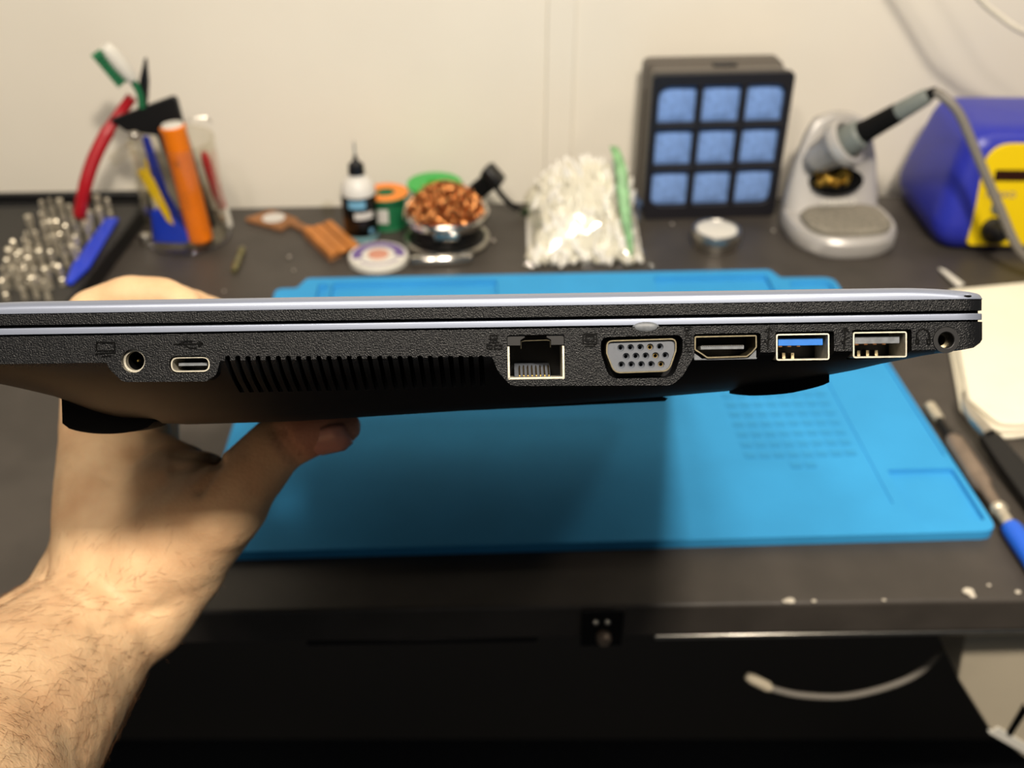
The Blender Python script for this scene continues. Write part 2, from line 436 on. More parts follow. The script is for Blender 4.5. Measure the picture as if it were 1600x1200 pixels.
boss.prism(rpoly(P([(158, 548), (171, 576), (192, 597), (322, 596), (338, 586), (349, 548)]), [.0004, .003, .0025, .002, .002, .0004], 5), 'y', -.00004, .016)
boss.prism(rpoly(P([(766, 550), (778, 580), (798, 603), (1050, 602), (1066, 588), (1088, 550)]), [.0004, .003, .0025, .003, .003, .0004], 5), 'y', -.00004, .016)
cut = MB()
def hole(poly, depth): cut.prism(poly, 'y', -.002, depth)
# vents
for i in range(26):
    px = 356 + i*15.82; x, z = L(px, 558); w_ = .00060
    zt = z+.0003; zbm = -.0015 + .0002*i/26
    prof_ = rpoly([(x-w_, zbm), (x+w_, zbm), (x+w_, zt), (x-w_, zt)], [.0001, .0001, .0005, .0005], 3)
    cut.prism(prof_, 'y', -.002, .0135)
dc = L(208.5, 564); cpoly = lambda c, r, n=28: [(c[0]+r*math.cos(2*PI*k/n), c[1]+r*math.sin(2*PI*k/n)) for k in range(n)]
hole(cpoly(dc, .00275), .012)
uc = L(296.5, 569.5)
def stadium(c, w, h, n=8): return rrect(c[0]-w/2, c[1]-h/2, c[0]+w/2, c[1]+h/2, h*.52, n)
hole(stadium(uc, .0094, .0040), .010)
rj = [L(793, 592)[0], L(838, 593)[1], L(883, 592)[0], L(838, 523)[1]]
hole(rrect(*rj, .0006, 3), .014)
vg = rpoly(P([(938, 527), (1067, 523), (1066, 550), (1052, 590), (952, 592), (939, 553)]), [.003, .003, .002, .003, .003, .002], 5)
hole(vg, .0075)
hd = rpoly(P([(1083, 522), (1188, 520), (1188, 562), (1085, 564)]), .0007, 4); hole(hd, .012)
u3 = [L(1211, 565)[0], L(1256, 565)[1], L(1303, 565)[0], L(1256, 518)[1]]; hole(rrect(*u3, .0006, 4), .012)
u2 = [L(1331, 560)[0], L(1376, 561)[1], L(1424, 560)[0], L(1376, 515)[1]]; hole(rrect(*u2, .0006, 4), .012)
au = L(1477, 531.5); hole(cpoly(au, .0031), .014)
bm_ = boolean(base, [('UNION', boss), ('DIFFERENCE', cut)])
obj('base_shell', bm_, 'laptop_black', laptop, smooth=28)
# port interiors: a dark liner closes each hole
def liner(name, poly, d0, d1, mt='void_black', par=laptop):
    return obj(name, MB().prism(poly, 'y', d0, d1), mt, par, smooth=0)
# ---- DC jack
j = obj('power_jack', MB().frame(cpoly(dc, .0027), cpoly(dc, .0022), 'y', .0012, .0030), 'port_metal_worn', laptop)
obj('jack_liner', MB().frame(cpoly(dc, .0027), cpoly(dc, .0021), 'y', .0029, .0115), 'void_black', j)
obj('jack_pin', MB().lathe([(.0004, 0), (.0004, .004), (.0002, .0045)], 12, Matrix.Translation((dc[0], .0075, dc[1])) @ Matrix.Rotation(PI/2, 4, 'X')), 'gold', j)
# ---- USB-C
j = obj('usb_c_port', MB().frame(stadium(uc, .0090, .0035), stadium(uc, .0084, .0029), 'y', .0006, .0095), 'port_metal_worn', laptop)
obj('tongue', MB().box((uc[0], .0055, uc[1]), (.0066, .006, .0007)), 'tongue_grey', j)
# ---- RJ45
x0, z0, x1, z1 = rj; th = .00045; y_ = .0006
j = MB(); zc = L(838, 541)[1]
j.box((x0+th/2+.0001, .006, (z0+zc)/2), (th, .0115, zc-z0)); j.box((x1-th/2-.0001, .006, (z0+zc)/2), (th, .0115, zc-z0)); j.box(((x0+x1)/2, .006, z0+th/2+.0001), (x1-x0-.0003, .0115, th))
rjo = obj('network_port', j, 'port_metal_worn', laptop)
zt = z1
for s in (-1, 1):
    a = x0 if s < 0 else x1
    poly = [(a+.0001*-s, zt-.00005), (a+s*-.0041, zt-.00005), (a+s*-.0041, zt-.0006), (a+s*-.0031, zt-.0012), (a+s*-.0031, zt-.0024), (a+.0001*-s, zt-.0024)]
    obj('guide_block', MB().prism(poly, 'y', .0006, .010), 'grey_plastic' if 0 else 'black_plastic', rjo, smooth=0)
cxm = (x0+x1)/2
obj('latch_spring', MB().tube([(cxm-.0034, .0012, zt-.0032), (cxm-.0034, .0012, zt-.0016), (cxm-.0026, .0012, zt-.0014), (cxm+.0026, .0012, zt-.0013), (cxm+.0034, .0012, zt-.0015), (cxm+.0034, .0012, zt-.0030)], .00010, 6), 'port_metal', rjo)
obj('contact_ramp', MB().prism([(.0040, z0+.0006), (.0120, z0+.0036), (.0120, z0+.0006)], 'x', cxm-.0050, cxm+.0034), 'grey_plastic', rjo, smooth=0)
for i in range(8):
    xx = cxm-.0038 + i*.00098
    obj('contact', MB().tube([(xx, .0035, z0+.0008), (xx, .0045, z0+.0013), (xx, .0090, z0+.0030)], .00016, 6), 'gold', rjo)
# ---- VGA
sh = rpoly(P([(947, 532), (1056, 528.5), (1056, 548), (1045, 580.5), (959, 583.5), (946.5, 552)]), [.0022, .0022, .0016, .0024, .0024, .0016], 6)
vo = obj('vga_port', MB().frame(sh, inset(sh, .00028), 'y', -.0006, .0065), 'port_metal', laptop)
face = MB().prism(inset(sh, .0003), 'y', .0001, .006); vc = MB(); pins = []
rows = [(969.8, 1031, 543.8, 542.0), (978.2, 1039.6, 557.0, 555.5), (971, 1033, 570.2, 569.3)]
for a, b2, ya, yb in rows:
    for k in range(5):
        c = L(a+(b2-a)*k/4, ya+(yb-ya)*k/4); pins.append(c); vc.lathe([(.00082, -.001), (.00082, .0004), (.00062, .0007), (.00044, .0009), (.00044, .0045)], 16, Matrix.Translation((c[0], 0, c[1])) @ Matrix.Rotation(-PI/2, 4, 'X'))
obj('connector_face', boolean(face, [('DIFFERENCE', vc)]), 'grey_plastic', vo, smooth=30)
for i in (3, 8, 14):
    c = pins[i]; obj('pin_socket', MB().frame(cpoly(c, .00062, 16), cpoly(c, .00040, 16), 'y', .0008, .003), 'gold', vo)
RX = Matrix.Rotation(PI/2, 4, 'X')
for s, px, py in (('5', 960, 543.5), ('1', 1041, 539), ('15', 963, 575), ('11', 1040, 573)):
    c = L(px, py); obj('pin_number', text(s, .0011, .00003, Matrix.Translation((c[0], .00008, c[1])) @ RX), 'tongue_grey', vo, smooth=0)
# ---- HDMI
ho = rpoly(P([(1085, 525.5), (1182, 523.5), (1182.5, 543), (1175, 551.5), (1167, 558), (1105, 560), (1095, 553), (1085, 547)]), [.0004, .0004, .0006, .0006, .0006, .0006, .0006, .0006], 3)
hdo = obj('hdmi_port', MB().frame(ho, inset(ho, .00030), 'y', .0002, .0105), 'port_metal', laptop)
hc = L(1131, 543)
obj('tongue', MB().box((hc[0], .006, hc[1]), (.0100, .008, .0008)), 'tongue_grey', hdo)
for i in range(19): obj('contact', MB().box((hc[0]-.0047+i*.00052, .0052, hc[1]+.00045), (.00024, .007, .00012)), 'steel', hdo, smooth=0)
ho2 = P([(1086, 562), (1183, 560)])
obj('bottom_lip', MB().tube([(ho2[0][0], .0008, ho2[0][1]), (ho2[1][0], .0008, ho2[1][1])], .00018, 6), 'tongue_grey', hdo)
for q in (P([(1085, 551), (1100, 562), (1086, 562.5)]), P([(1183, 547), (1183, 560), (1169, 561)])):
    obj('corner_block', MB().prism(q, 'y', .0012, .010), 'tongue_grey', hdo, smooth=0)
# ---- USB-A
def usb(r, mt, nc):
    x0, z0, x1, z1 = r; o_ = rrect(x0+.0003, z0+.0003, x1-.0010, z1-.0005, .0006, 3)
    u = obj('usb_a_port', MB().frame(o_, inset(o_, .00032), 'y', .0003, .0108), 'port_metal_worn', laptop)
    obj('tongue', MB().box(((x0+x1)/2-.0004, .0062, z1-.0024), (.0104, .0085, .0017)), mt, u, bevel=.0001)
    for i in range(nc):
        xx = x0+.0016+i*.0021
        obj('contact', MB().box((xx, .0058, z1-.0034), (.0008, .0085, .0002)), 'copper', u, smooth=0)
        obj('spring', MB().box((xx, .0080, z0+.0013), (.0007, .003, .0014)), 'port_metal', u, smooth=0)
    return u
u = usb(u3, 'usb_blue', 3); u['label'] = 'usb port with bright blue tongue'
u = usb(u2, 'tongue_grey', 4); u['label'] = 'usb port with grey tongue'
# ---- audio jack
a = obj('audio_jack', MB().frame(cpoly(au, .0030, 32), cpoly(au, .0018, 32), 'y', -.0002, .012), 'black_plastic', laptop, bevel=.0002)
obj('inner_ring', MB().frame(cpoly(au, .0018, 24), cpoly(au, .0013, 24), 'y', .0035, .012), 'port_metal', a)
# ---- embossed icons
def emb(name, mb, par=laptop): return obj(name, mb, 'icon_black', par, smooth=0)
def bar(mb, p, q, w=.00017, y=-.00020):
    a = L(*p); b2 = L(*q); d = Vector((b2[0]-a[0], b2[1]-a[1])); nn = Vector((-d.y, d.x)).normalized()*w
    return mb.prism([(a[0]+nn.x, a[1]+nn.y), (b2[0]+nn.x, b2[1]+nn.y), (b2[0]-nn.x, b2[1]-nn.y), (a[0]-nn.x, a[1]-nn.y)], 'y', y, .0003)
def boxo(mb, x0, y0, x1, y1):
    for p, q in (((x0, y0), (x1, y0)), ((x1, y0), (x1, y1)), ((x1, y1), (x0, y1)), ((x0, y1), (x0, y0))): bar(mb, p, q)
    return mb
m = MB(); boxo(m, 766, 524, 777, 530); bar(m, (771, 530), (771, 535)); bar(m, (764, 535), (780, 535)); boxo(m, 761, 539, 769, 545); boxo(m, 773, 539, 784, 545); emb('network_icon', m)
m = MB(); boxo(m, 911, 522, 932, 537); boxo(m, 915, 525, 928, 533); bar(m, (913, 541), (930, 541)); emb('monitor_icon', m)
m = MB(); boxo(m, 152, 535, 180, 548); bar(m, (150, 553), (182, 551)); bar(m, (160, 557), (175, 556)); emb('power_icon', m)
m = MB(); bar(m, (272, 538), (318, 537)); bar(m, (280, 538), (290, 533)); bar(m, (290, 533), (302, 533)); bar(m, (288, 538), (298, 544)); bar(m, (298, 544), (308, 544)); bar(m, (318, 537), (311, 533)); bar(m, (318, 537), (311, 541)); emb('usb_icon', m)
for bx_, in ((1197,), (1316,)):
    m = MB(); bar(m, (bx_+2, 546), (bx_+4, 512)); bar(m, (bx_+3, 512), (bx_-2, 519)); bar(m, (bx_+4, 512), (bx_+9, 519)); bar(m, (bx_+3, 538), (bx_-3, 532)); bar(m, (bx_+3, 532), (bx_+9, 527)); emb('usb_icon', m)
m = MB(); c = [(1431, 531), (1431, 522), (1435, 516), (1441, 514), (1447, 516), (1451, 522), (1451, 531)]
for p, q in zip(c, c[1:]): bar(m, p, q)
boxo(m, 1430, 530, 1434, 537); boxo(m, 1448, 530, 1452, 537); emb('headphone_icon', m)
c = L(1075, 530); obj('hdmi_lettering', text('HDMI', .0025, .0002, Matrix.Translation((c[0], 0, c[1])) @ Matrix.Rotation(PI/2, 4, 'Y').inverted() @ RX), 'icon_black', laptop, smooth=0)
# ---- lid and trim layers
def slab_ring(x, z0, z1, e, r, drop=0):
    y0 = yinset(x)+e
    z1 = z1-drop
    near = [(y0, z0), (y0, max(z0+.0002, z1-r))] + [(y0+r*(1-math.cos(t))*1.3, z1-r+r*math.sin(t)) for t in (.3, .6, .9, 1.2, PI/2)] if r else [(y0, z0), (y0, z1)]
    if r:
        near = [(y, max(z, z0+.0002)) if i else (y, z) for i, (y, z) in enumerate(near)]
    far = [(LEN-y, z) for y, z in reversed(near)]
    return [(x, y, z) for y, z in near+far]
def lid_drop(x):
    d1 = XE-x; d0 = x-XW; d = 0
    if d1 < .022: d += .0017*(1-d1/.022)**2.0
    if d0 < .030: d += .0022*(1-d0/.030)**2.0
    return d
obj('lid_shell', MB().loft([slab_ring(x, .01795, .02085, 0, .0019, lid_drop(x)) for x in xs]), 'lid_silver', laptop, smooth=50)
obj('lid_bezel', MB().loft([slab_ring(x, .01535, .01797, .0003, 0) for x in xs]), 'laptop_black', laptop, smooth=30)
obj('seam', MB().loft([slab_ring(x, .0122, .0156, .0022, 0) for x in xs if x > XW+.0005 and x < XE-.0005]), 'void_black', laptop, smooth=0)
obj('base_trim', MB().loft([slab_ring(x, .01318, .01466, .0002, .0003) for x in xs]), 'lid_silver', laptop, smooth=50)
c = L(1009, 511); obj('finger_notch', MB().sphere((c[0], .0004, c[1]), .0031, 20, 10, (1, .25, .40)), 'tongue_grey', laptop)
c = L(1510, 463); obj('paint_chip', MB().sphere((c[0], -.00001+.0002, c[1]), .0009, 10, 6, (1.1, .35, .28)), 'void_black', laptop)
# ---- rubber feet (near pair and far pair) and bottom hatch lip
def foot(x0, x1, y0, dpt, zz, h):
    n_ = 14; rings = []
    for i in range(n_+1):
        t = i/n_; x = x0+(x1-x0)*t; d = h*(math.sin(PI*t)**.5) if 0 < t < 1 else 0
        rings.append([(x, y0, zz(x)+.012), (x, y0, zz(x)-d), (x, y0+dpt, zz(x)-d-.0005), (x, y0+dpt, zz(x)+.010)])
    return MB().loft(rings)
fx0, fx1 = L(96, 640)[0]*1.14, L(240, 660)[0]*1.14
for yy in (.033, LEN-.033-.014):
    obj('rubber_foot', foot(fx0, fx1, yy, .014, lambda x: -.0098, .0030), 'black_rubber', laptop)
gx0, gx1 = L(1160, 615)[0]*1.127, L(1296, 610)[0]*1.127
for yy in (.030, LEN-.030-.016):
    obj('rubber_foot', foot(gx0, gx1, yy, .016, lambda x: zbot(x)*.82-.0008, .0010), 'black_rubber', laptop)
h0 = L(620, 640)[0]; h1 = L(1095, 628)[0]
obj('bottom_hatch', MB().prism([(h0, -.0085), (h1, -.0066), (h1-.0008, -.0074), (h0+.001, -.0096)], 'y', .05, LEN-.05), 'laptop_black', laptop, smooth=0)

# ================================================================== HAND AND FOREARM
SK = MB()
def cap(a, ra, b, rb, n=9, seg=16):
    """tapered capsule between world points"""
    a = Vector(a); b = Vector(b); pts = []; rad = []
    d = (b-a); Ln = d.length; d.normalize()
    for t in (1.5, 1.2, .8, .4): pts.append(a-d*ra*math.sin(t)); rad.append(max(ra*math.cos(t), ra*.05))
    for i in range(n+1):
        t = i/n; pts.append(a+(b-a)*t); rad.append(ra+(rb-ra)*t)
    for t in (.4, .8, 1.2, 1.5): pts.append(b+d*rb*math.sin(t)); rad.append(max(rb*math.cos(t), rb*.05))
    SK.tube(pts, rad, seg)
def chain(pts):
    for (p, r), (q, s) in zip(pts, pts[1:]): cap(CP(*p), r, CP(*q), s)
# forearm (two bones side by side give the oval section)
chain([((-260, 1560, .20), .038), ((-75, 1235, .275), .033), ((60, 1075, .322), .0285), ((160, 965, .352), .0225), ((205, 905, .358), .022)])
chain([((-330, 1500, .25), .036), ((-120, 1190, .31), .030), ((20, 1055, .345), .0255), ((120, 965, .372), .0205), ((150, 900, .378), .0205)])
chain([((165, 965, .352), .0215), ((215, 960, .352), .0180), ((290, 880, .352), .0150)])
# palm and metacarpals, index nearest the lens, little finger farthest
chain([((190, 900, .358), .0235), ((180, 800, .368), .0215), ((163, 690, .385), .0165), ((152, 590, .398), .0135)])
chain([((165, 905, .375), .021), ((165, 790, .392), .0185), ((172, 680, .410), .0140), ((180, 590, .420), .0125)])
chain([((170, 910, .385), .020), ((185, 790, .408), .0165), ((205, 690, .428), .0130), ((215, 600, .440), .0118)])
chain([((185, 910, .390), .018), ((205, 800, .416), .0150), ((235, 700, .442), .0120), ((245, 612, .456), .0105)])
# thenar and web
chain([((215, 905, .355), .0225), ((300, 830, .348), .0185), ((352, 785, .342), .0150)])
chain([((230, 830, .362), .0215), ((270, 770, .362), .0170), ((315, 755, .352), .0115)])
chain([((200, 780, .372), .0200), ((245, 730, .378), .0130), ((290, 728, .368), .0085)])
chain([((215, 720, .385), .0130), ((225, 670, .395), .0105), ((190, 610, .402), .0110)])
# thumb
chain([((340, 800, .342), .0152), ((386, 748, .336), .0115), ((436, 692, .330), .0099), ((480, 672, .327), .0092), ((516, 671, .325), .0074), ((537, 668, .324), .0062)])
# index over the lid, others behind it
def finger(dx, z, s):
    k = .40/z
    def q(x, y): return (800+(x-800)*k+dx, 600+(y-600)*k, z)
    chain([(q(150, 592), .0130*s), (q(120, 535), .0112*s), (q(143, 490), .0098*s), (q(200, 464), .0088*s), (q(258, 465), .0080*s), (q(292, 477), .0068*s)])
finger(0, .400, 1); finger(-6, .420, .97); finger(-6, .440, .93); finger(-2, .459, .82)
me = SK.mesh('body')
tmp = bpy.data.objects.new('tmp', me); COL.objects.link(tmp)
rm = tmp.modifiers.new('r', 'REMESH'); rm.mode = 'VOXEL'; rm.voxel_size = .0016; rm.adaptivity = 0
sm = tmp.modifiers.new('s', 'SMOOTH'); sm.factor = .6; sm.iterations = 14
body = evalmesh(tmp); bpy.data.objects.remove(tmp)
N = len(body.vertices); co = np.empty(N*3); body.vertices.foreach_get('co', co); co = co.reshape(-1, 3)
no = np.empty(N*3); body.vertices.foreach_get('normal', no); no = no.reshape(-1, 3)
def seg_dist(a, b):
    a = np.array(a); b = np.array(b); d = b-a; t = np.clip(((co-a) @ d)/(d @ d), 0, 1)
    return np.linalg.norm(co-(a+t[:, None]*d), axis=1)
# creases: pixel polylines laid on the surface nearest the lens
front = no @ np.array(F) < .15
pxy = np.stack([(co[:, 0])/(((co-np.array(CAM)) @ np.array(F)))*FPX+800, 600-((co-np.array(CAM)) @ np.array(U))/((co-np.array(CAM)) @ np.array(F))*FPX], 1)
def crease(pts, wd, depth):
    best = np.full(N, 1e9)
    for (x0, y0), (x1, y1) in zip(pts, pts[1:]):
        a = np.array((x0, y0)); d = np.array((x1-x0, y1-y0)); t = np.clip(((pxy-a) @ d)/(d @ d), 0, 1)
        best = np.minimum(best, np.linalg.norm(pxy-(a+t[:, None]*d), axis=1))
    amt = depth*np.exp(-(best/wd)**2)*front
    co[:] -= no*amt[:, None]
crease([(428, 672), (440, 697), (462, 722)], 5, .0012)
crease([(440, 668), (452, 690), (474, 712)], 4, .0009)
crease([(345, 720), (325, 748), (312, 768)], 7, .0016)
crease([(340, 718), (310, 728), (270, 735)], 6, .0010)
crease([(335, 716), (300, 712), (270, 712)], 5, .0008)
crease([(118, 715), (138, 735), (172, 752)], 6, .0008)
crease([(75, 905), (110, 930), (142, 948)], 6, .0009)
crease([(150, 985), (200, 965), (260, 950)], 9, .0007)
for _ in range(26):   # small folds of skin around the wrist
    x = random.uniform(70, 260); y = random.uniform(930, 1040); s_ = random.uniform(8, 26); a_ = random.uniform(.6, 1.5)
    crease([(x, y), (x+s_*math.cos(a_), y-s_*math.sin(a_))], 3.5, .00025)
nz = np.array([noise.fractal(Vector(p)*70, 1.0, 2.0, 3) for p in co]); co += no*(nz*.00035)[:, None]
body.vertices.foreach_set('co', co.ravel()); body.update()
m = bpy.data.materials.new('skin'); m.use_nodes = True; MATS['skin'] = m
n = m.node_tree.nodes; l = m.node_tree.links; b = n['Principled BSDF']
b.inputs['Roughness'].default_value = .58; b.inputs['Specular IOR Level'].default_value = .25
b.inputs['Subsurface Weight'].default_value = .10; b.inputs['Subsurface Scale'].default_value = .004; b.inputs['Subsurface Radius'].default_value = (1, .4, .22)
tc = n.new('ShaderNodeTexCoord'); t1 = n.new('ShaderNodeTexNoise'); t1.inputs['Scale'].default_value = 55; t1.inputs['Detail'].default_value = 5
l.new(tc.outputs['Object'], t1.inputs['Vector'])
rp = n.new('ShaderNodeValToRGB'); rp.color_ramp.elements[0].position = .33; rp.color_ramp.elements[1].position = .68
rp.color_ramp.elements[0].color = lin('b9946f'); rp.color_ramp.elements[1].color = lin('caaa84')
l.new(t1.outputs['Fac'], rp.inputs[0])
# fingertips are redder than the rest of the skin
att = n.new('ShaderNodeAttribute'); att.attribute_name = 'flush'
mx = n.new('ShaderNodeMix'); mx.data_type = 'RGBA'; mx.inputs[7].default_value = lin('b8695a')
l.new(att.outputs['Fac'], mx.inputs[0]); l.new(rp.outputs[0], mx.inputs[6]); l.new(mx.outputs[2], b.inputs['Base Color'])
t2 = n.new('ShaderNodeTexVoronoi'); t2.inputs['Scale'].default_value = 900; l.new(tc.outputs['Object'], t2.inputs['Vector'])
t3 = n.new('ShaderNodeTexNoise'); t3.inputs['Scale'].default_value = 260; t3.inputs['Detail'].default_value = 5; l.new(tc.outputs['Object'], t3.inputs['Vector'])
ad = n.new('ShaderNodeMath'); ad.operation = 'MULTIPLY_ADD'; ad.inputs[1].default_value = .4; l.new(t2.outputs['Distance'], ad.inputs[0]); l.new(t3.outputs['Fac'], ad.inputs[2])
bp = n.new('ShaderNodeBump'); bp.inputs['Strength'].default_value = .35; bp.inputs['Distance'].default_value = .0006; l.new(ad.outputs[0], bp.inputs['Height']); l.new(bp.outputs[0], b.inputs['Normal'])
fl_ = body.attributes.new('flush', 'FLOAT', 'POINT')
tip = np.array(CP(528, 660, .324)); dd = np.linalg.norm(co-tip, axis=1)
fl_.data.foreach_set('value', np.clip(1.15-dd/.020, 0, .55).astype(np.float32))
person = obj('person', body, 'skin', loc=CP(-75, 1235, .275), smooth=180)
tag(person, "bare left hand and hairy forearm gripping the laptop with thumb underneath", 'person')
# thumb nail
nm = MB(); c = CP(524, 670, .325); ax = (CP(540, 660, .324)-CP(490, 671, .327)).normalized(); dn = (-U*.55-F*.84); dn = (dn-ax*dn.dot(ax)).normalized(); sd = ax.cross(dn)
rings = []
for i in range(9):
    u_ = (i/8-.5)*.0125; row = []
    for jx in range(9):
        a_ = (jx/8-.5)*1.5; k_ = .0072 - .0010*max(0, i-6)
        row.append(c + ax*(u_-abs(a_)**2*.0012*(1 if i > 4 else -1)) + (sd*math.sin(a_)+dn*math.cos(a_))*k_)
    rings.append(row)
vs = [q for r in rings for q in r]; nm.add(vs, [(i*9+j_, i*9+j_+1, (i+1)*9+j_+1, (i+1)*9+j_) for i in range(8) for j_ in range(8)])
nail = obj('thumb_nail', nm, 'skin_nail', person, world=True, smooth=180)
nail.modifiers.new('solid', 'SOLIDIFY').thickness = .0004
# arm hair
body.calc_loop_triangles()
hm = MB(); cand = [i for i in range(N) if no[i] @ np.array(F) < .45 and pxy[i, 1] > 800 and pxy[i, 0] > -60 and pxy[i, 1] < 1290]
armd = (CP(160, 965, .352)-CP(-75, 1235, .275)).normalized()
for i in random.choices(cand, k=2000):
    p = Vector(co[i]); nn = Vector(no[i]); y = pxy[i, 1]; x = pxy[i, 0]
    if y < 880 and random.random() < .8: continue
    if x > 230 and random.random() < .6: continue
    d = (armd*random.uniform(-.9, -.4) + nn.cross(armd)*random.uniform(-.15, .75)); d = (d-nn*d.dot(nn)).normalized()
    Ln = random.uniform(.004, .010)*(.6 if y < 900 else 1); lift = random.uniform(.15, .5)
    pts = [p-nn*.0003, p+d*Ln*.35+nn*Ln*.25*lift, p+d*Ln*.7+nn*Ln*.35*lift, p+d*Ln+nn*Ln*.30*lift]
    hm.tube(pts, [.000045, .00004, .000035, .000015], 3, cap=False)
hair = obj('arm_hair', hm, 'hair_brown', person, smooth=180, fix=False)
hair.data.transform(Matrix.Translation(-person.location)); hair['kind'] = 'stuff'

# ================================================================== THINGS ON THE BENCH
# ---- fume extractor
a = G(1007, 344); b2 = G(1206, 338); w_ = (b2-a).length; rz = math.atan2(b2.y-a.y, b2.x-a.x)
c = (a+b2)/2; FH = .1295
fe = thing('fume_extractor', 'black square solder fume extractor with blue filter behind a nine-window grille', 'fume extractor', c, rz)
hw = w_/2+.002
obj('housing', MB().prism(rrect(-hw+.002, .001, hw-.002, FH-.001, .006, 5), 'y', .007, .050), 'box_grey', fe, bevel=.0015)
obj('back_rim', MB().frame(rrect(-hw, 0, hw, FH, .007, 5), rrect(-hw+.004, .004, hw-.004, FH-.004, .005, 5), 'y', .034, .052), 'box_grey', fe, bevel=.001)
plate = MB().prism(rrect(-hw, 0, hw, FH, .005, 5), 'y', 0, .008)
cs = .0322; gp = .0052; cuts = MB(); x0 = -(3*cs+2*gp)/2; z0 = .0125
cells = []
for r in range(3):
    for k in range(3):
        xa = x0+k*(cs+gp); za = z0+r*(cs+gp); rr = [.0015]*4
        if (r, k) == (0, 0): rr[0] = .010
        if (r, k) == (0, 2): rr[1] = .010
        if (r, k) == (2, 2): rr[2] = .010
        if (r, k) == (2, 0): rr[3] = .010
        cuts.prism(rpoly([(xa, za), (xa+cs, za), (xa+cs, za+cs), (xa, za+cs)], rr, 6), 'y', -.01, .0065); cells.append((xa, za))
obj('grille', boolean(plate, [('DIFFERENCE', cuts)]), 'box_black', fe, bevel=.0006, smooth=30)
fm = None
for xa, za in cells:
    if fm is None:
        m = MB(); n_ = 8; vs = []; 
        for i in range(n_+1):
            for j_ in range(n_+1):
                u_, v_ = i/n_, j_/n_; vs.append((u_*cs*.999, .0062-.0026*(math.sin(PI*u_)*math.sin(PI*v_))**.4, v_*cs*.999))
        m.add(vs, [(i*(n_+1)+j_, (i+1)*(n_+1)+j_, (i+1)*(n_+1)+j_+1, i*(n_+1)+j_+1) for i in range(n_) for j_ in range(n_)])
        po = obj('filter_panel', m, 'filter_blue', fe, smooth=180); fm = po.data
    else:
        po = bpy.data.objects.new('filter_panel', fm); COL.objects.link(po); po.parent = fe
    po.location = (xa, 0, za)
obj('top_button', MB().box((.006, .026, FH-.0004), (.020, .008, .002)), 'box_black', fe, bevel=.0006)

# ---- iron stand
sc_ = G(1302, 372); SY = .812; sc_ = Vector((sc_.x+.004, SY, 0))
st = thing('iron_stand', 'grey soldering iron stand with sponge tray, brass wool and funnel holder', 'iron stand', sc_, math.radians(6))
def egg(a_, bf, bb, cy, z, n_=40, e=2.4):
    out = []
    for k in range(n_):
        t = 2*PI*k/n_; c_, s_ = math.cos(t), math.sin(t)
        x = a_*math.copysign(abs(c_)**(2/e), c_); y = (bb if s_ > 0 else bf)*math.copysign(abs(s_)**(2/e), s_)
        out.append((x, cy+y, z))
    return out
obj('base', MB().loft([egg(.044, .048, .050, 0, 0), egg(.046, .050, .051, 0, .003), egg(.046, .050, .051, 0, .013), egg(.044, .0475, .050, 0, .0165), egg(.040, .043, .047, 0, .0172)]), 'stand_grey', st)
obj('body', MB().loft([egg(.042, .018, .030, .020, .014), egg(.0405, .012, .028, .022, .030), egg(.036, .006, .025, .025, .055), egg(.029, .003, .021, .028, .078), egg(.023, .003, .017, .030, .090), egg(.012, .004, .010, .031, .095)]), 'stand_grey', st, smooth=60)
sp_o = obj('sponge', MB().loft([egg(.036, .030, .022, -.012, .016, 36, 3), egg(.0365, .031, .0225, -.012, .021, 36, 3), egg(.034, .029, .021, -.012, .0235, 36, 3)]), 'sponge_grey', st)
# wool opening in the sloping front of the body
oc = Vector((-.003, .0082, .045)); od = Vector((0, -1, .30)).normalized(); ot = Vector((1, 0, 0)); ou = od.cross(ot)*-1
ell = lambda r1, r2, t: [oc+od*t+ot*r1*math.cos(2*PI*k/28)+ou*r2*math.sin(2*PI*k/28) for k in range(28)]
obj('wool_opening', MB().loft([ell(.0225, .0115, -.012), ell(.0225, .0115, .0012), ell(.021, .010, .0008)]), 'void_black', st)
wm = MB()
for i in range(70):
    p = oc+ot*random.uniform(-.019, .009)+ou*random.uniform(-.0085, .003)+od*random.uniform(-.0005, .002)
    q = align(p, p+Vector((random.uniform(-1, 1), random.uniform(-1, .2), random.uniform(-1, 1)))); wm.torus((0, 0, 0), random.uniform(.0016, .0032), .00035, 12, 5, q)
wo = obj('brass_wool', wm, 'brass', st); wo['kind'] = 'stuff'
obj('lettering', text('HAKKO', .0085, .0002, Matrix.Translation((-.002, .0005, .0287)) @ Matrix.Rotation(math.radians(72), 4, 'X')), 'white_plastic', st, smooth=0)
ia = PY(1278, 247, .822); ib = PY(1456, 146, .772); idr = (ib-ia).normalized(); IL = (ib-ia).length
fn_ = MB(); stick(fn_, ia-idr*.006, ia+idr*.034, [(.009, 0), (.0125, .15), (.0155, .62), (.0195, .70), (.0205, .8), (.0195, .93), (.0165, .95), (.0145, .80), (.013, .5)], 32)
obj('funnel_holder', fn_, 'stand_grey', st, world=True, smooth=50)
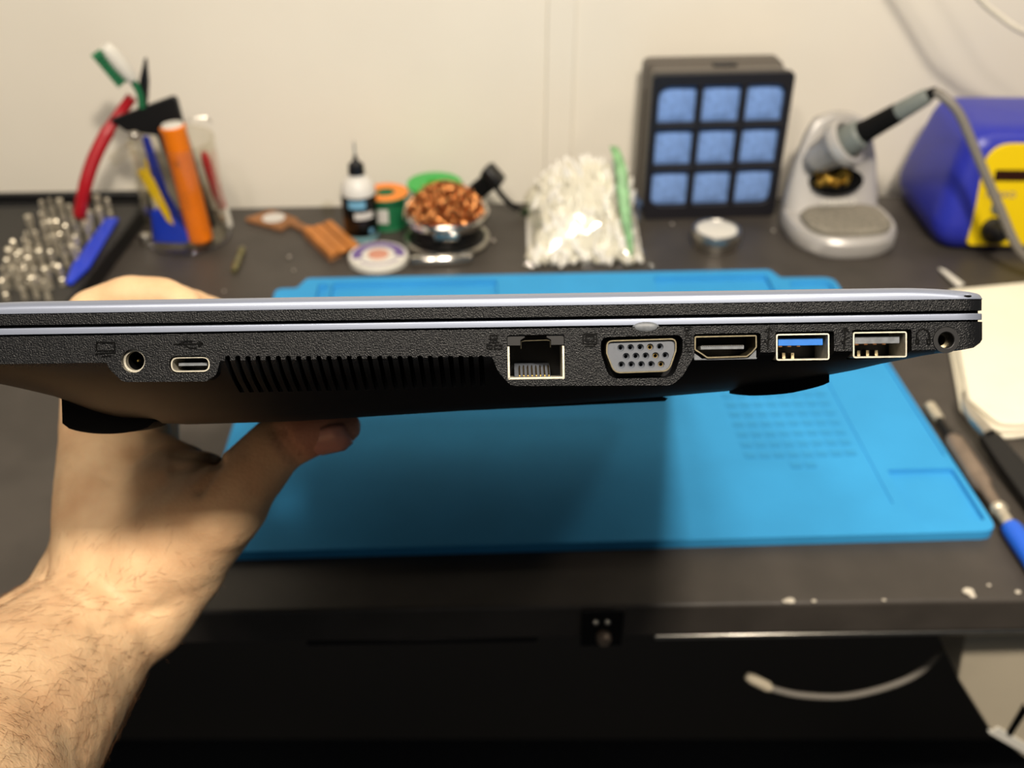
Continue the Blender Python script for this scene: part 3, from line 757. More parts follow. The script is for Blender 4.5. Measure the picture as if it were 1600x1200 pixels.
# ---- soldering iron
ir = thing('soldering_iron', 'grey and black soldering iron resting in the funnel of the stand', 'soldering iron', ia)
P_ = lambda t: ia+idr*IL*t
obj('nut', stick(MB(), P_(.10), P_(.42), [(.006, 0), (.0128, .12), (.0138, .4), (.0118, .93), (.0095, 1)], 28), 'iron_grey', ir, world=True)
obj('grip', stick(MB(), P_(.40), P_(.74), [(.0085, 0), (.0095, .06), (.0088, .2), (.0083, .5), (.0078, .95), (.0060, 1)], 28), 'black_rubber', ir, world=True)
obj('handle', stick(MB(), P_(.73), P_(.98), [(.0072, 0), (.0074, .1), (.0062, .9), (.0048, 1)], 28), 'iron_grey', ir, world=True)
obj('strain_relief', stick(MB(), P_(.97), P_(1.04), [(.0046, 0), (.0042, .5), (.0032, 1)], 16), 'black_rubber', ir, world=True)
cb = [P_(1.02), PY(1475, 152, .765), PY(1500, 180, .757), PY(1530, 250, .745), PY(1560, 320, .735), PY(1596, 395, .724)]
gpt = G(1655, 432, .006); cb += [gpt, gpt+Vector((.05, .03, 0)), gpt+Vector((.12, .05, 0))]
obj('cable', MB().tube(spline(cb, 10), .0036, 10), 'cable_grey', ir, world=True, smooth=180)

# ---- soldering station
so = G(1452, 391); stn = thing('soldering_station', 'rounded blue soldering station with yellow front panel, display and black socket', 'soldering station', (so.x+.078, so.y+.058, 0), math.radians(-1))
def rr3(hx, yf, yb, z, r, n_=6): return [(p[0], p[1], z) for p in rrect(-hx, yf, hx, yb, r, n_)]
levels = [(.062, -.052, .046, 0, .014), (.070, -.060, .054, .004, .018), (.0755, -.0635, .058, .016, .02), (.0765, -.063, .059, .026, .021), (.073, -.0595, .056, .045, .02), (.067, -.054, .052, .070, .02), (.0635, -.050, .049, .086, .02), (.060, -.0465, .046, .094, .018), (.054, -.040, .040, .0985, .016), (.044, -.030, .032, .100, .012)]
obj('housing', MB().loft([rr3(*v) for v in levels]), 'hakko_blue', stn, smooth=70)
# yellow panel follows the front slope
sl = math.atan2(.0635-.050, .086-.016)
PM = Matrix.Translation((0, -.0655, .008)) @ Matrix.Rotation(-sl, 4, 'X')
pan = rpoly([(-.050, 0), (.050, 0), (.048, .084), (-.048, .084)], [.004, .004, .022, .022], 8)
def onp(mb, name, mt, par=stn, **k):
    o = obj(name, mb, mt, par, **k); o.data.transform(PM); return o
panel = onp(MB().prism(pan, 'y', -.0012, .006), 'front_panel', 'hakko_yellow', bevel=.0008)
onp(MB().prism(rrect(-.038, .054, .010, .063, .001), 'y', -.0018, .002), 'display', 'display_brown', smooth=0)
onp(text('HAKKO', .0068, .0001, Matrix.Translation((-.030, -.0014, .0425)) @ Matrix.Rotation(PI/2, 4, 'X')), 'lettering', 'navy', smooth=0)
onp(MB().lathe([(.0052, 0), (.0052, .002), (.0045, .003)], 20, Matrix.Translation((-.031, -.001, .032)) @ Matrix.Rotation(PI/2, 4, 'X')), 'button', 'iron_grey')
onp(MB().lathe([(.0052, 0), (.0052, .002), (.0045, .003)], 20, Matrix.Translation((.015, -.001, .031)) @ Matrix.Rotation(PI/2, 4, 'X')), 'button', 'iron_grey')
onp(MB().lathe([(.0105, 0), (.0105, .006), (.0085, .008), (.0075, .014), (.0045, .020)], 24, Matrix.Translation((-.031, -.001, .0135)) @ Matrix.Rotation(PI/2, 4, 'X')), 'socket', 'black_plastic')
for sx in (-.05, .05):
    obj('foot', MB().lathe([(.006, 0), (.006, .004)], 14, Matrix.Translation((sx, -.03, -.0))), 'black_rubber', stn)

# ---- small round tin
tc_ = G(1117, 384); tin = thing('round_tin', 'small round silver tin with white lid beside the iron stand', 'tin', (tc_.x, tc_.y, 0))
obj('tin_body', MB().lathe([(.0175, 0), (.0185, .001), (.0185, .008)], 32), 'steel', tin)
ld = obj('lid', MB().lathe([(.0195, .0065), (.0205, .0070), (.0205, .0145), (.0197, .0160), (.0182, .0160), (.0178, .0153)], 36), 'steel', tin)
obj('lid_label', MB().lathe([(.0170, .0152), (.0170, .0158), (.0165, .0159)], 32), 'white_plastic', ld)

# ---- bag of white swabs
bag_o = Vector((G(915, 412).x, .795, 0)); bag = thing('zip_bag', 'clear plastic zip bag with a green closing strip, bulging with white swabs', 'bag', bag_o)
def bagp(u_, v_):
    """mound: u across, v from front edge over the top to the back"""
    t = v_; w2 = .056*(1-.28*math.sin(PI*min(t*1.2, 1))**2*.8); x = (u_-.5)*2*w2
    prof = [(-.048, 0), (-.044, .012), (-.032, .030), (-.016, .048), (.0, .062), (.014, .068), (.026, .060), (.032, .040), (.034, .0)]
    s_ = t*(len(prof)-1); i = min(int(s_), len(prof)-2); f_ = s_-i
    y = prof[i][0]*(1-f_)+prof[i+1][0]*f_; z = prof[i][1]*(1-f_)+prof[i+1][1]*f_
    k = (1-abs(2*u_-1)**3.0); z = z*(.25+.75*k) if z > .006 else z*k
    return Vector((x, y, max(z, .0008)))
m = MB(); nu, nv = 26, 26; vs = []
for i in range(nu+1):
    for j_ in range(nv+1):
        p = bagp(i/nu, j_/nv); q = noise.noise(p*90)*.004+noise.noise(p*230)*.0016
        vs.append(p+Vector((q, q*.6, abs(q))) if 0 < j_ < nv else p)
m.add(vs, [(i*(nv+1)+j_, (i+1)*(nv+1)+j_, (i+1)*(nv+1)+j_+1, i*(nv+1)+j_+1) for i in range(nu) for j_ in range(nv)])
obj('bag_film', m, 'bag_film', bag, smooth=40)
zs = MB(); zp = [PY(958, 228, .805), PY(968, 262, .79), PY(976, 310, .776), PY(980, 360, .762), PY(984, 400, .752)]
zpp = spline(zp, 6); vs = []
for i, p in enumerate(zpp):
    t = i/(len(zpp)-1); hw_ = .0006+.0042*math.sin(PI*min(1, t*.75+.2)); 
    for s_ in (-1, 1): vs.append(p+Vector((s_*hw_+.001*math.sin(9*t), -.002, .0)))
zs.add(vs, [(2*i, 2*i+1, 2*i+3, 2*i+2) for i in range(len(zpp)-1)])
mat('zip_green', '8fc088', .4, var=.35, vscale=140)
z_ = obj('zip_strip', zs, 'zip_green', bag, world=True, smooth=180); z_.modifiers.new('s', 'SOLIDIFY').thickness = .001
sw = MB()
for i in range(520):
    u_ = random.uniform(.07, .93); v_ = random.uniform(.06, .86); p = bagp(u_, v_); dpt = random.uniform(.88, .97); p = Vector((p.x*dpt, (p.y-.0)*dpt, p.z*dpt))
    d = Vector((random.uniform(-.5, .5), random.uniform(.1, .9), random.uniform(.2, 1))).normalized()*random.uniform(.006, .012)
    a_, b_ = p-d, p+d
    a_.z = max(a_.z, .003); b_.z = max(b_.z, .003)
    stick(sw, a_, b_, [(.0006, 0), (.0018, .12), (.0023, .35), (.0021, .7), (.0011, .95), (.0005, 1)], 8)
core = [[(p.x*.86, p.y*.86, max(p.z*.86, .001)) for p in (bagp(i/14, .05+.85*j_/14) for j_ in range(15))] for i in range(15)]
sw.loft([r for r in core])
so_ = obj('cotton_swabs', sw, 'cotton', smooth=60); so_.location = bag_o
tag(so_, 'mass of white cotton swab heads filling the clear zip bag', 'swabs', kind='stuff')

# ---- copper wool cleaner
cw = G(697, 392); cw = Vector((cw.x, cw.y+.018, 0)); tcw = thing('wool_cleaner', 'silver round tip cleaner heaped with curly copper wool', 'tip cleaner', cw)
obj('base_tin', MB().lathe([(.031, 0), (.033, .001), (.033, .004), (.029, .006), (.0275, .018)], 40), 'dark_metal', tcw)
obj('base_ring', MB().torus((0, -.001, .004), .0345, .0022, 48, 8), 'steel', tcw)
obj('bowl', MB().lathe([(.0255, .014), (.0300, .0175), (.0350, .022), (.0362, .024), (.0362, .0285), (.0350, .0300), (.0330, .0290), (.0310, .024)], 48), 'chrome', tcw)
obj('front_catch', MB().box((.002, -.0345, .0215), (.020, .003, .007)), 'chrome', tcw, bevel=.001)
wm = MB()
for i in range(620):
    r_ = math.sqrt(random.random())*.030; t = random.uniform(0, 2*PI); x, y = r_*math.cos(t), r_*math.sin(t)
    z = .026+.024*(1-(r_/.031)**2)*random.uniform(.78, 1)+.003*random.random()
    q = align((x, y, z), (x+random.uniform(-1, 1), y+random.uniform(-1, 1), z+random.uniform(-.4, 1)))
    wm.torus((0, 0, 0), random.uniform(.0022, .0052), .00042, 14, 4, q)
wm.lathe([(.029, .022), (.024, .026), (.014, .031), (.004, .033)], 24)
wo = obj('copper_wool', wm, 'copper', tcw, smooth=60); wo['kind'] = 'stuff'
# ---- chrome tube in front of it
a = G(642, 408, .0045); b2 = G(736, 404, .0045)
ct = thing('metal_tube', 'short shiny silver tube with riveted ends in front of the copper wool', 'tube', ((a.x+b2.x)/2, (a.y+b2.y)/2, 0))
obj('tube_body', stick(MB(), a, b2, [(.0036, 0), (.0045, .03), (.0045, .97), (.0036, 1)], 20), 'chrome', ct, world=True)
for t in (.22, .88):
    p = a+(b2-a)*t; obj('rivet', MB().sphere(p+Vector((0, -.0015, .0045)), .0018, 12, 8), 'steel', ct, world=True)

# ---- solder spools
def spool(px, py, r, h, m_body, m_fl, m_top, label, name='solder_spool'):
    g = G(px, py); t = thing(name, label, 'spool', (g.x, g.y, 0))
    obj('lower_flange', MB().lathe([(r, 0), (r, .0025)], 36), m_fl, t, bevel=.0004)
    obj('wire_winding', MB().lathe([(r*.78, .0025), (r*.80, .006), (r*.80, h-.006), (r*.78, h-.0025)], 36), m_body, t)
    up = MB().frame([(r*math.cos(2*PI*k/36), r*math.sin(2*PI*k/36)) for k in range(36)], [(r*.34*math.cos(2*PI*k/36), r*.34*math.sin(2*PI*k/36)) for k in range(36)], 'z', h-.0025, h)
    uf = obj('upper_flange', up, m_fl, t, bevel=.0004)
    if m_top: obj('top_label', MB().frame([(r*.95*math.cos(2*PI*k/36), r*.95*math.sin(2*PI*k/36)) for k in range(36)], [(r*.42*math.cos(2*PI*k/36), r*.42*math.sin(2*PI*k/36)) for k in range(36)], 'z', h-.0005, h+.0003), m_top, uf)
    obj('core', MB().frame([(r*.36*math.cos(2*PI*k/24), r*.36*math.sin(2*PI*k/24)) for k in range(24)], [(r*.30*math.cos(2*PI*k/24), r*.30*math.sin(2*PI*k/24)) for k in range(24)], 'z', 0, h-.0005), m_fl, t)
    return t
s1 = spool(606, 348, .0205, .029, 'green', 'green', 'orange_label', 'green solder spool with an orange ring label on top, beside the flux bottle')
obj('side_label', MB().box((-.002, -.0166, .013), (.010, .0008, .013)), 'label_white', s1, bevel=.0003)
s2 = spool(681, 332, .0245, .029, 'green_bright', 'green_bright', None, 'bright green flanged solder spool standing behind the copper wool')

# ---- flux bottle
g = G(566, 370); fb = thing('flux_bottle', 'small flux bottle with black label, black cap and thin dispensing needle', 'bottle', (g.x, g.y, 0))
obj('bottle_body', MB().lathe([(.0125, 0), (.0142, .001), (.0145, .004), (.0145, .044), (.0138, .048), (.0105, .0535), (.0075, .056), (.0075, .058)], 32), 'flux_white', fb)
obj('label_wrap', MB().lathe([(.0147, .006), (.0148, .0062), (.0148, .041), (.0147, .0412)], 32, cap=False), 'black_gloss', fb)
obj('base_band', MB().lathe([(.0147, .001), (.0148, .0012), (.0148, .0055), (.0147, .0058)], 32, cap=False), 'base_teal', fb)
def wrap(r, a0, a1, z0, z1, n_=10):
    m = MB(); vs = []
    for k in range(n_+1):
        t = a0+(a1-a0)*k/n_; vs += [(r*math.cos(t), r*math.sin(t), z0), (r*math.cos(t), r*math.sin(t), z1)]
    return m.add(vs, [(2*k, 2*k+2, 2*k+3, 2*k+1) for k in range(n_)])
obj('label_patch', wrap(.0149, -PI*.66, -PI*.34, .032, .039), 'label_blue', fb)
obj('label_patch', wrap(.0149, -PI*.56, -PI*.20, .0225, .0285), 'label_white', fb)
obj('label_patch', wrap(.0149, -PI*.30, -PI*.22, .009, .013), 'label_blue', fb)
obj('cap', MB().lathe([(.0068, .0565), (.0070, .0575), (.0064, .066), (.0040, .068), (.0022, .070), (.0014, .074)], 24), 'black_plastic', fb)
obj('needle', MB().lathe([(.0008, .073), (.0008, .080), (.0006, .086)], 8), 'steel', fb)

# ---- braid spool lying flat
g = G(592, 408); bs = thing('braid_spool', 'flat white disc with purple ring print lying against the blue mat', 'braid spool', (g.x, g.y, 0), .3)
obj('disc', MB().lathe([(.0225, 0), (.0245, .001), (.0245, .0055), (.0235, .0065), (.0100, .0065), (.0095, .006)], 40), 'white_plastic', bs)
def arcband(r0, r1, a0, a1, z, n_=24):
    m = MB(); vs = []
    for k in range(n_+1):
        t = a0+(a1-a0)*k/n_; vs += [(r0*math.cos(t), r0*math.sin(t), z), (r1*math.cos(t), r1*math.sin(t), z)]
    return m.add(vs, [(2*k, 2*k+1, 2*k+3, 2*k+2) for k in range(n_)])
obj('print_ring', arcband(.0135, .0215, -.5, PI+.2, .0067), 'purple_print', bs)
obj('print_ring', arcband(.0180, .0200, PI+.5, PI*2-.8, .0067), 'purple_print', bs)
obj('centre_print', MB().lathe([(.0085, .0060), (.0085, .0070), (.0080, .0072)], 24), 'pink_print', bs)

# ---- kraft tag and ribbed piece
tagp = [G(*q) for q in ((384, 347), (425, 333), (466, 347), (440, 363))]
kt = thing('kraft_tag', 'flat brown kraft card with a white sticker near the wall', 'card', (tagp[0].x+.02, tagp[0].y, 0))
m = MB(); m.loft([[p+Vector((0, 0, .0005)) for p in tagp], [p+Vector((0, 0, .0040)) for p in tagp]]); obj('card', m, 'kraft', kt, world=True, bevel=.0005)
cc = sum(tagp, Vector())/4
obj('sticker', MB().lathe([(.010, 0), (.010, .0004)], 24, Matrix.Translation(cc+Vector((.0, 0, .0042)))), 'label_white', kt, world=True)
m = MB(); q = [G(448, 352), G(462, 348), G(492, 364), G(482, 370)]; m.loft([[p+Vector((0, 0, .001)) for p in q], [p+Vector((0, 0, .0035)) for p in q]]); obj('strap', m, 'kraft', kt, world=True)
rp_ = [G(*q) for q in ((474, 370), (520, 355), (560, 386), (516, 411))]
rb = thing('ribbed_block', 'orange-brown ribbed wooden block lying between the kraft card and the white disc', 'block', (rp_[0].x+.02, rp_[0].y, 0))
ex_ = rp_[1]-rp_[0]; ey_ = rp_[3]-rp_[0]
m = MB(); m.loft([[p+Vector((0, 0, 0)) for p in rp_], [p+Vector((0, 0, .0050)) for p in rp_]]); obj('slab', m, 'kraft', rb, world=True, bevel=.0005)
for k in range(3):
    a0, a1 = k/3+.02, (k+1)/3-.02; hh = (.0085, .0075, .0080)[k]
    q = [rp_[0]+ex_*a0, rp_[0]+ex_*a1, rp_[0]+ex_*a1+ey_, rp_[0]+ex_*a0+ey_]
    m = MB(); m.loft([[p+Vector((0, 0, .0045)) for p in q], [p+Vector((0, 0, hh)) for p in q]]); obj('rib', m, 'rib_orange', rb, world=True, bevel=.0012)

# ---- loose cap, brass tip, plug
g = G(513, 333); o = obj('bottle_cap', MB().lathe([(.0055, 0), (.0058, .004), (.0050, .009), (.0030, .0105)], 20), 'clear_plastic'); o.location = (g.x, g.y, 0); tag(o, 'tiny clear plastic cap standing loose near the wall behind the kraft card', 'cap')
a = G(379, 388, .003); b2 = G(365, 424, .003)
o = obj('iron_tip', stick(MB(), a, b2, [(.0022, 0), (.0030, .06), (.0030, .30), (.0024, .34), (.0024, .42), (.0032, .46), (.0032, .85), (.0022, 1)], 18), 'brown_metal', loc=(a.x, a.y, 0)); o.data.materials[0] = MATS['brass_dull'] if 'brass_dull' in MATS else mat('brass_dull', '8f8a62', .35, .8, var=.3, vscale=300)
tag(o, 'small dull brass ferrule lying on the desk near the pen cup', 'ferrule')
pl = thing('power_plug', 'black power plug with a short black lead behind the copper wool', 'plug', (G(752, 318).x, G(752, 318).y, 0))
pa = PY(738, 305, .855); pb = PY(772, 277, .850)
m = MB(); dd_ = (pb-pa); rt = dd_.to_track_quat('X', 'Z').to_matrix(); m.box((pa+pb)/2, (dd_.length, .014, .016), rt); obj('plug_body', m, 'black_rubber', pl, world=True, bevel=.004, bseg=3)
m = MB().box(pb+Vector((-.001, 0, .001)), (.012, .018, .020), rt); obj('plug_head', m, 'black_plastic', pl, world=True, bevel=.003)
m = MB().tube(spline([PY(773, 290, .85), PY(790, 312, .848), PY(812, 328, .846), G(840, 338, .003), G(880, 335, .003)], 8), .0026, 10); obj('lead', m, 'black_rubber', pl, world=True)
obj('plug_stand', MB().box(pa+Vector((.004, .001, -.5*pa.z+.0)), (.010, .010, pa.z)), 'black_rubber', pl, world=True, bevel=.002)

# ---- pen cup and what stands in it
cg = G(294, 378); CY = cg.y+.006; CX = cg.x; CHT = HGT(CY, 218)
cup = thing('pen_cup', 'clear plastic pen cup crowded with tools beside the bit case', 'cup', (CX, CY, 0))
RC = .033
obj('cup_wall', MB().lathe([(RC-.003, .0015), (RC-.002, 0), (RC, .001), (RC+.0015, CHT), (RC+.0003, CHT+.0003), (RC-.0008, CHT-.001), (RC-.002, .003), (.001, .0025)], 48), 'clear_plastic', cup)
obj('rim', MB().torus((0, 0, CHT), RC+.0006, .0008, 48, 8), 'clear_plastic', cup)
obj('base_ring', MB().torus((0, 0, .002), RC, .0013, 48, 8), 'smoke_clear', cup)
# orange marker (in front, inside the cup)
ma = PY(316, 382, CY-.016); ma.z = .006; mb_ = PY(268, 192, CY-.012)
om = thing('marker', 'thick orange marker with a white end standing in the pen cup', 'marker', ma)
obj('barrel', stick(MB(), ma, mb_, [(.0085, 0), (.0100, .02), (.0100, .93), (.0104, .94), (.0104, .97), (.0088, .975)], 32), 'orange', om, world=True)
obj('end_plug', stick(MB(), ma+(mb_-ma)*.965, ma+(mb_-ma)*.995, [(.0086, 0), (.0086, .6), (.0078, 1)], 28), 'white_plastic', om, world=True)
md = (mb_-ma).normalized()
for t, L_ in ((.38, .016), (.70, .005)):   # faded dark print too blurred to read
    c_ = ma+(mb_-ma)*t+Vector((.0, -.0099, .0)); m = MB()
    for k in range(3): m.tube(spline([c_+md*(L_*(k-1)*.33)+Vector((-.002, .0002, 0)), c_+md*(L_*((k-1)*.33+.12))+Vector((.0, -.0003, 0)), c_+md*(L_*((k-1)*.33+.05))+Vector((.002, .0002, 0))], 5), .00035, 6)
    obj('print', m, 'orange_print', om, world=True)
def plate(name, pxs, Y, th, mt, label, cat, group=None, lean=0):
    pts = [PY(px, py, Y) for px, py in pxs]; zc_ = sum(p.z for p in pts)/len(pts)
    for p in pts: p.y += (p.z-.05)*lean
    m = MB(); m.loft([[p+Vector((0, -th/2, 0)) for p in pts], [p+Vector((0, th/2, 0)) for p in pts]])
    base = min(pts, key=lambda p: p.z)
    return tag(obj(name, m, mt, loc=(base.x, base.y, base.z), bevel=min(th*.3, .0008)), label, cat, group)
plate('opening_tool', [(170, 188), (268, 152), (275, 156), (286, 196), (338, 350), (322, 364), (282, 300), (244, 212), (196, 206)], CY+.004, .005, 'black_plastic', 'broad black plastic tool fanning out of the pen cup', 'tool', lean=.06)
plate('pry_stick', [(222, 214), (232, 212), (262, 300), (300, 366), (290, 374), (246, 310)], CY-.010, .003, 'navy', 'dark blue flat stick leaning inside the pen cup', 'pry stick')
plate('scraper', [(236, 330), (252, 322), (302, 372), (290, 380), (240, 378)], CY-.018, .003, 'tool_blue', 'blue plastic scraper at the bottom of the pen cup', 'scraper')
plate('yellow_pick', [(214, 268), (224, 262), (240, 280), (264, 330), (272, 352), (262, 346), (238, 308)], CY-.020, .002, 'yellow', 'bright yellow flat pick leaning inside the pen cup', 'pick')
plate('yellow_pick', [(226, 250), (238, 248), (248, 275), (243, 288), (230, 268)], CY-.004, .002, 'yellow', 'short yellow tip behind the bright yellow pick in the pen cup', 'pick')
# red curved handle
pts = [PY(206, 152, CY+.022), PY(190, 174, CY+.018), PY(168, 206, CY+.008), PY(146, 250, CY-.004), PY(132, 295, CY-.014), PY(124, 338, CY-.016)]
o = obj('pliers', MB().tube(spline(pts, 6), [.0046]*12+[.0056]*12+[.0054]*6+[.0046], 16), 'red', loc=pts[-1]); tag(o, 'red curved pliers hanging out of the pen cup over the bit case', 'pliers')
# toothbrush
tb = thing('toothbrush', 'old toothbrush with white head and green bristles sticking out of the pen cup', 'toothbrush', PY(222, 158, CY+.006))
hp = [PY(222, 168, CY+.006), PY(218, 145, CY+.006), PY(206, 124, CY+.004), PY(190, 104, CY), PY(172, 82, CY-.004), PY(163, 72, CY-.006)]
obj('neck', MB().tube(spline(hp[:3], 6), .0028, 12), 'green', tb, world=True)
hd_ = spline(hp[2:], 6); obj('head', MB().tube(hd_, [.003+.0035*math.sin(PI*min(1, .15+.75*i/(len(hd_)-1))) for i in range(len(hd_))], 14), 'white_plastic', tb, world=True)
bm2 = MB(); ddir = (hp[5]-hp[2]).normalized(); bd = (Vector((-.75, -.45, -.45))); bd = (bd-ddir*bd.dot(ddir)).normalized(); bs_ = ddir.cross(bd)
for i in range(9):
    for k in range(3):
        p = hp[2]+(hp[5]-hp[2])*(.12+.82*i/8)+bs_*(k-1)*.0028; bm2.tube([p+bd*.003, p+bd*.0125], [.0011, .0016], 7)
b_ = obj('bristles', bm2, 'green', tb, world=True); b_['kind'] = 'stuff'
# black tweezers tip
a = PY(222, 178, CY+.012); b2 = PY(228, 90, CY+.006)
o = obj('tweezers', stick(MB(), a, b2, [(.0036, 0), (.0042, .35), (.0040, .6), (.0012, .97), (.0004, 1)], 10), 'black_plastic', loc=a); tag(o, 'pointed black tweezers tip rising behind the toothbrush', 'tweezers')
# clear strips, metal ball, wire, red brush behind
for (p0, p1, lb) in (((170, 247), (214, 216), 'upper'), ((176, 256), (214, 234), 'lower')):
    a = PY(*p0, CY-.026); b2 = PY(*p1, CY-.020); o = obj('clear_tube', stick(MB(), a, b2, [(.0022, 0), (.0024, .05), (.0024, .95), (.0020, 1)], 12), 'clear_plastic', loc=a)
    tag(o, 'thin clear plastic tube sticking out of the pen cup, %s of two' % lb, 'tube')
a = PY(210, 211, CY-.024); o = obj('steel_ball', MB().sphere((0, 0, 0), .0042, 16, 10, (1, 1, .8)), 'steel'); o.location = a; tag(o, 'round shiny steel ball at the rim of the pen cup', 'ball')
g = G(229, 371, .006); o = obj('thumbscrew', MB().lathe([(.0042, 0), (.0052, .002), (.0052, .007), (.0040, .0092), (.0015, .0098)], 20), 'steel'); o.location = (g.x-.001, g.y, 0); tag(o, 'small silver thumbscrew on the desk between the pen cup and the bit case', 'screw')
a = PY(318, 238, CY+.028); b2 = PY(348, 325, CY+.026); d_ = b2-a; c2 = b2+d_*.42
rbr = thing('red_brush', 'red-handled brush leaning behind the pen cup with a pale tip', 'brush', c2)
obj('handle', stick(MB(), a, b2, [(.0025, 0), (.0042, .15), (.0048, .7), (.0036, 1)], 14), 'red', rbr, world=True)
obj('brush_tip', stick(MB(), b2, c2, [(.0036, 0), (.0044, .2), (.0040, .7), (.0018, 1)], 14), 'white_plastic', rbr, world=True)
o = obj('loose_wire', MB().tube(spline([PY(280, 196, CY+.01), PY(300, 186, CY+.012), PY(322, 184, CY+.014), PY(330, 192, CY+.015)], 8), .0005, 6), 'steel', loc=PY(280, 196, CY+.01)); tag(o, 'hair-thin wire curling out of the pen cup', 'wire')

# ---- bit case
CZ = .016
tr = [G(26, 303, CZ), G(224, 300, CZ)]; exv = (tr[1]-tr[0]); exv.z = 0
cwid = exv.length+.075; exn = exv.normalized(); eyn = Vector((-exn.y, exn.x, 0)); cdep = .17
# right edge of the case runs down-left: read its slope on the desk
rd = (G(140, 452, CZ)-G(226, 338, CZ)); rd.z = 0; rd.normalize()
K1 = G(232, 312, CZ); K1.z = 0; K0 = K1-exn*.185; K3 = K1+rd*.20; K2 = K0+rd*.20
case = thing('bit_case', 'flat black screwdriver bit case with a grey insert beside the pen cup', 'bit case', (K0+K1+K2+K3)/4)
quad = [K0, K1, K3, K2]; ctr = sum(quad, Vector())/4
def qs(s_, z): return [ctr+(p-ctr)*s_+Vector((0, 0, z)) for p in quad]
obj('shell', MB().loft([qs(1.0, 0), qs(1.0, CZ), qs(.95, CZ), qs(.94, CZ-.004)]), 'black_plastic', case, world=True, bevel=.0015)
obj('insert', MB().loft([qs(.945, CZ-.006), qs(.945, CZ-.0025), qs(.93, CZ-.0022)]), 'foam_grey', case, world=True)
m = MB(); e0, e1 = K0-exn*.0+Vector((0, 0, 0)), K1; up_ = Vector((0, 0, .013))
q = [e0-rd*.001, e1-rd*.001, e1-rd*.009, e0-rd*.009]; m.loft([[p for p in q], [p+Vector((0, 0, CZ+.006)) for p in q]]); obj('hinge_rail', m, 'black_plastic', case, world=True, bevel=.002)
bits = [(365,250),(440,240),(525,245),(610,285),(780,290),(860,215),(950,230),(360,365),(250,390),(500,420),(575,400),(785,350),(310,520),(390,490),(475,560),(580,460),(665,450),(760,440),(110,600),(210,595),(75,680),(175,690),(265,690),(345,690),(440,690),(555,650),(645,650),(50,765),(155,780),(245,750),(515,820),(20,850),(110,850),(215,840),(310,855),(400,850),(5,950),(170,940),(280,930),(385,960),(230,540),(440,430),(660,560),(600,550),(880,320),(700,330)]
mat('bit_steel', 'cfc6b2', .36, .6, var=.2, vscale=400)
def bitmesh(kind):
    m = MB(); hx = [(.0021*math.cos(PI*k/3), .0021*math.sin(PI*k/3)) for k in range(6)]
    sc = lambda s_, z: [(x*s_, y*s_, z) for x, y in hx]
    if kind == 0: m.loft([sc(1, 0), sc(1, .005), sc(.75, .0056), sc(.75, .0068), sc(1, .0074), sc(1, .0135), sc(.6, .0145)])
    elif kind == 1: m.loft([sc(1, 0), sc(1, .008), sc(.6, .0095), sc(.6, .0145), sc(.3, .0155)])
    else: m.loft([sc(1, 0), sc(1, .009), sc(1.45, .0095), sc(1.45, .0145), sc(1.2, .0150)])
    me_ = m.mesh('driver_bit'); me_.transform(Matrix.Diagonal((1.1, 1.1, 1.3, 1))); return me_
bmes = [bitmesh(k) for k in range(3)]
for b_ in bmes: b_.materials.append(MATS['bit_steel'])
for i, (cx_, cy_) in enumerate(bits):
    g = G(cx_*.175, 270+cy_*.175, CZ-.003+.018); o = bpy.data.objects.new('driver_bit', bmes[i % 3]); COL.objects.link(o); o.location = (g.x, g.y, CZ-.0035); o.rotation_euler.z = random.random()
    tag(o, ('small silver hex driver bit standing upright in the bit case', 'narrow-tipped silver driver bit standing upright in the bit case', 'wide-headed silver socket bit standing upright in the bit case')[i % 3], 'driver bit', ('plain hex bits in the case', 'narrow-tipped bits in the case', 'socket bits in the case')[i % 3])
bp_ = [G(px, py, CZ+.001) for px, py in ((166, 344), (186, 344), (140, 420), (112, 446), (103, 444), (113, 418))]
m = MB(); m.loft([[p+Vector((0, 0, -.0005)) for p in bp_], [p+Vector((0, 0, .0025)) for p in bp_]]); tag(obj('spudger', m, 'tool_blue', loc=bp_[0], bevel=.0008), 'bright blue plastic spudger lying across the bit case', 'spudger')

# ---- paper towels at the right
pt = [G(1474, 450, .012), G(1620, 436, .012), G(1760, 640, .012), G(1562, 672, .010)]
pt[3] = G(1556, 664, .012); pt2 = G(1478, 575, .012)
tw = thing('paper_towels', 'folded stack of cream paper towels on the desk beside the mat', 'paper towels', (pt[3].x+.05, pt[3].y+.08, 0))
pol = rpoly([(p.x, p.y) for p in (pt[0], pt[1], pt[2], G(1590, 664, .012), pt[3], G(1506, 622, .012))], [.008, .01, .01, .004, .012, .01], 5)
for k in range(3):
    s_ = 1-.012*k; cx_ = sum(p[0] for p in pol)/len(pol); cy_ = sum(p[1] for p in pol)/len(pol)
    pp = [((p[0]-cx_)*s_+cx_+.001*k, (p[1]-cy_)*s_+cy_) for p in pol]
    obj('towel', MB().prism(pp, 'z', .0002+k*.0042, .0040+k*.0042), 'paper_white', tw, world=True, bevel=.0016, bseg=3)
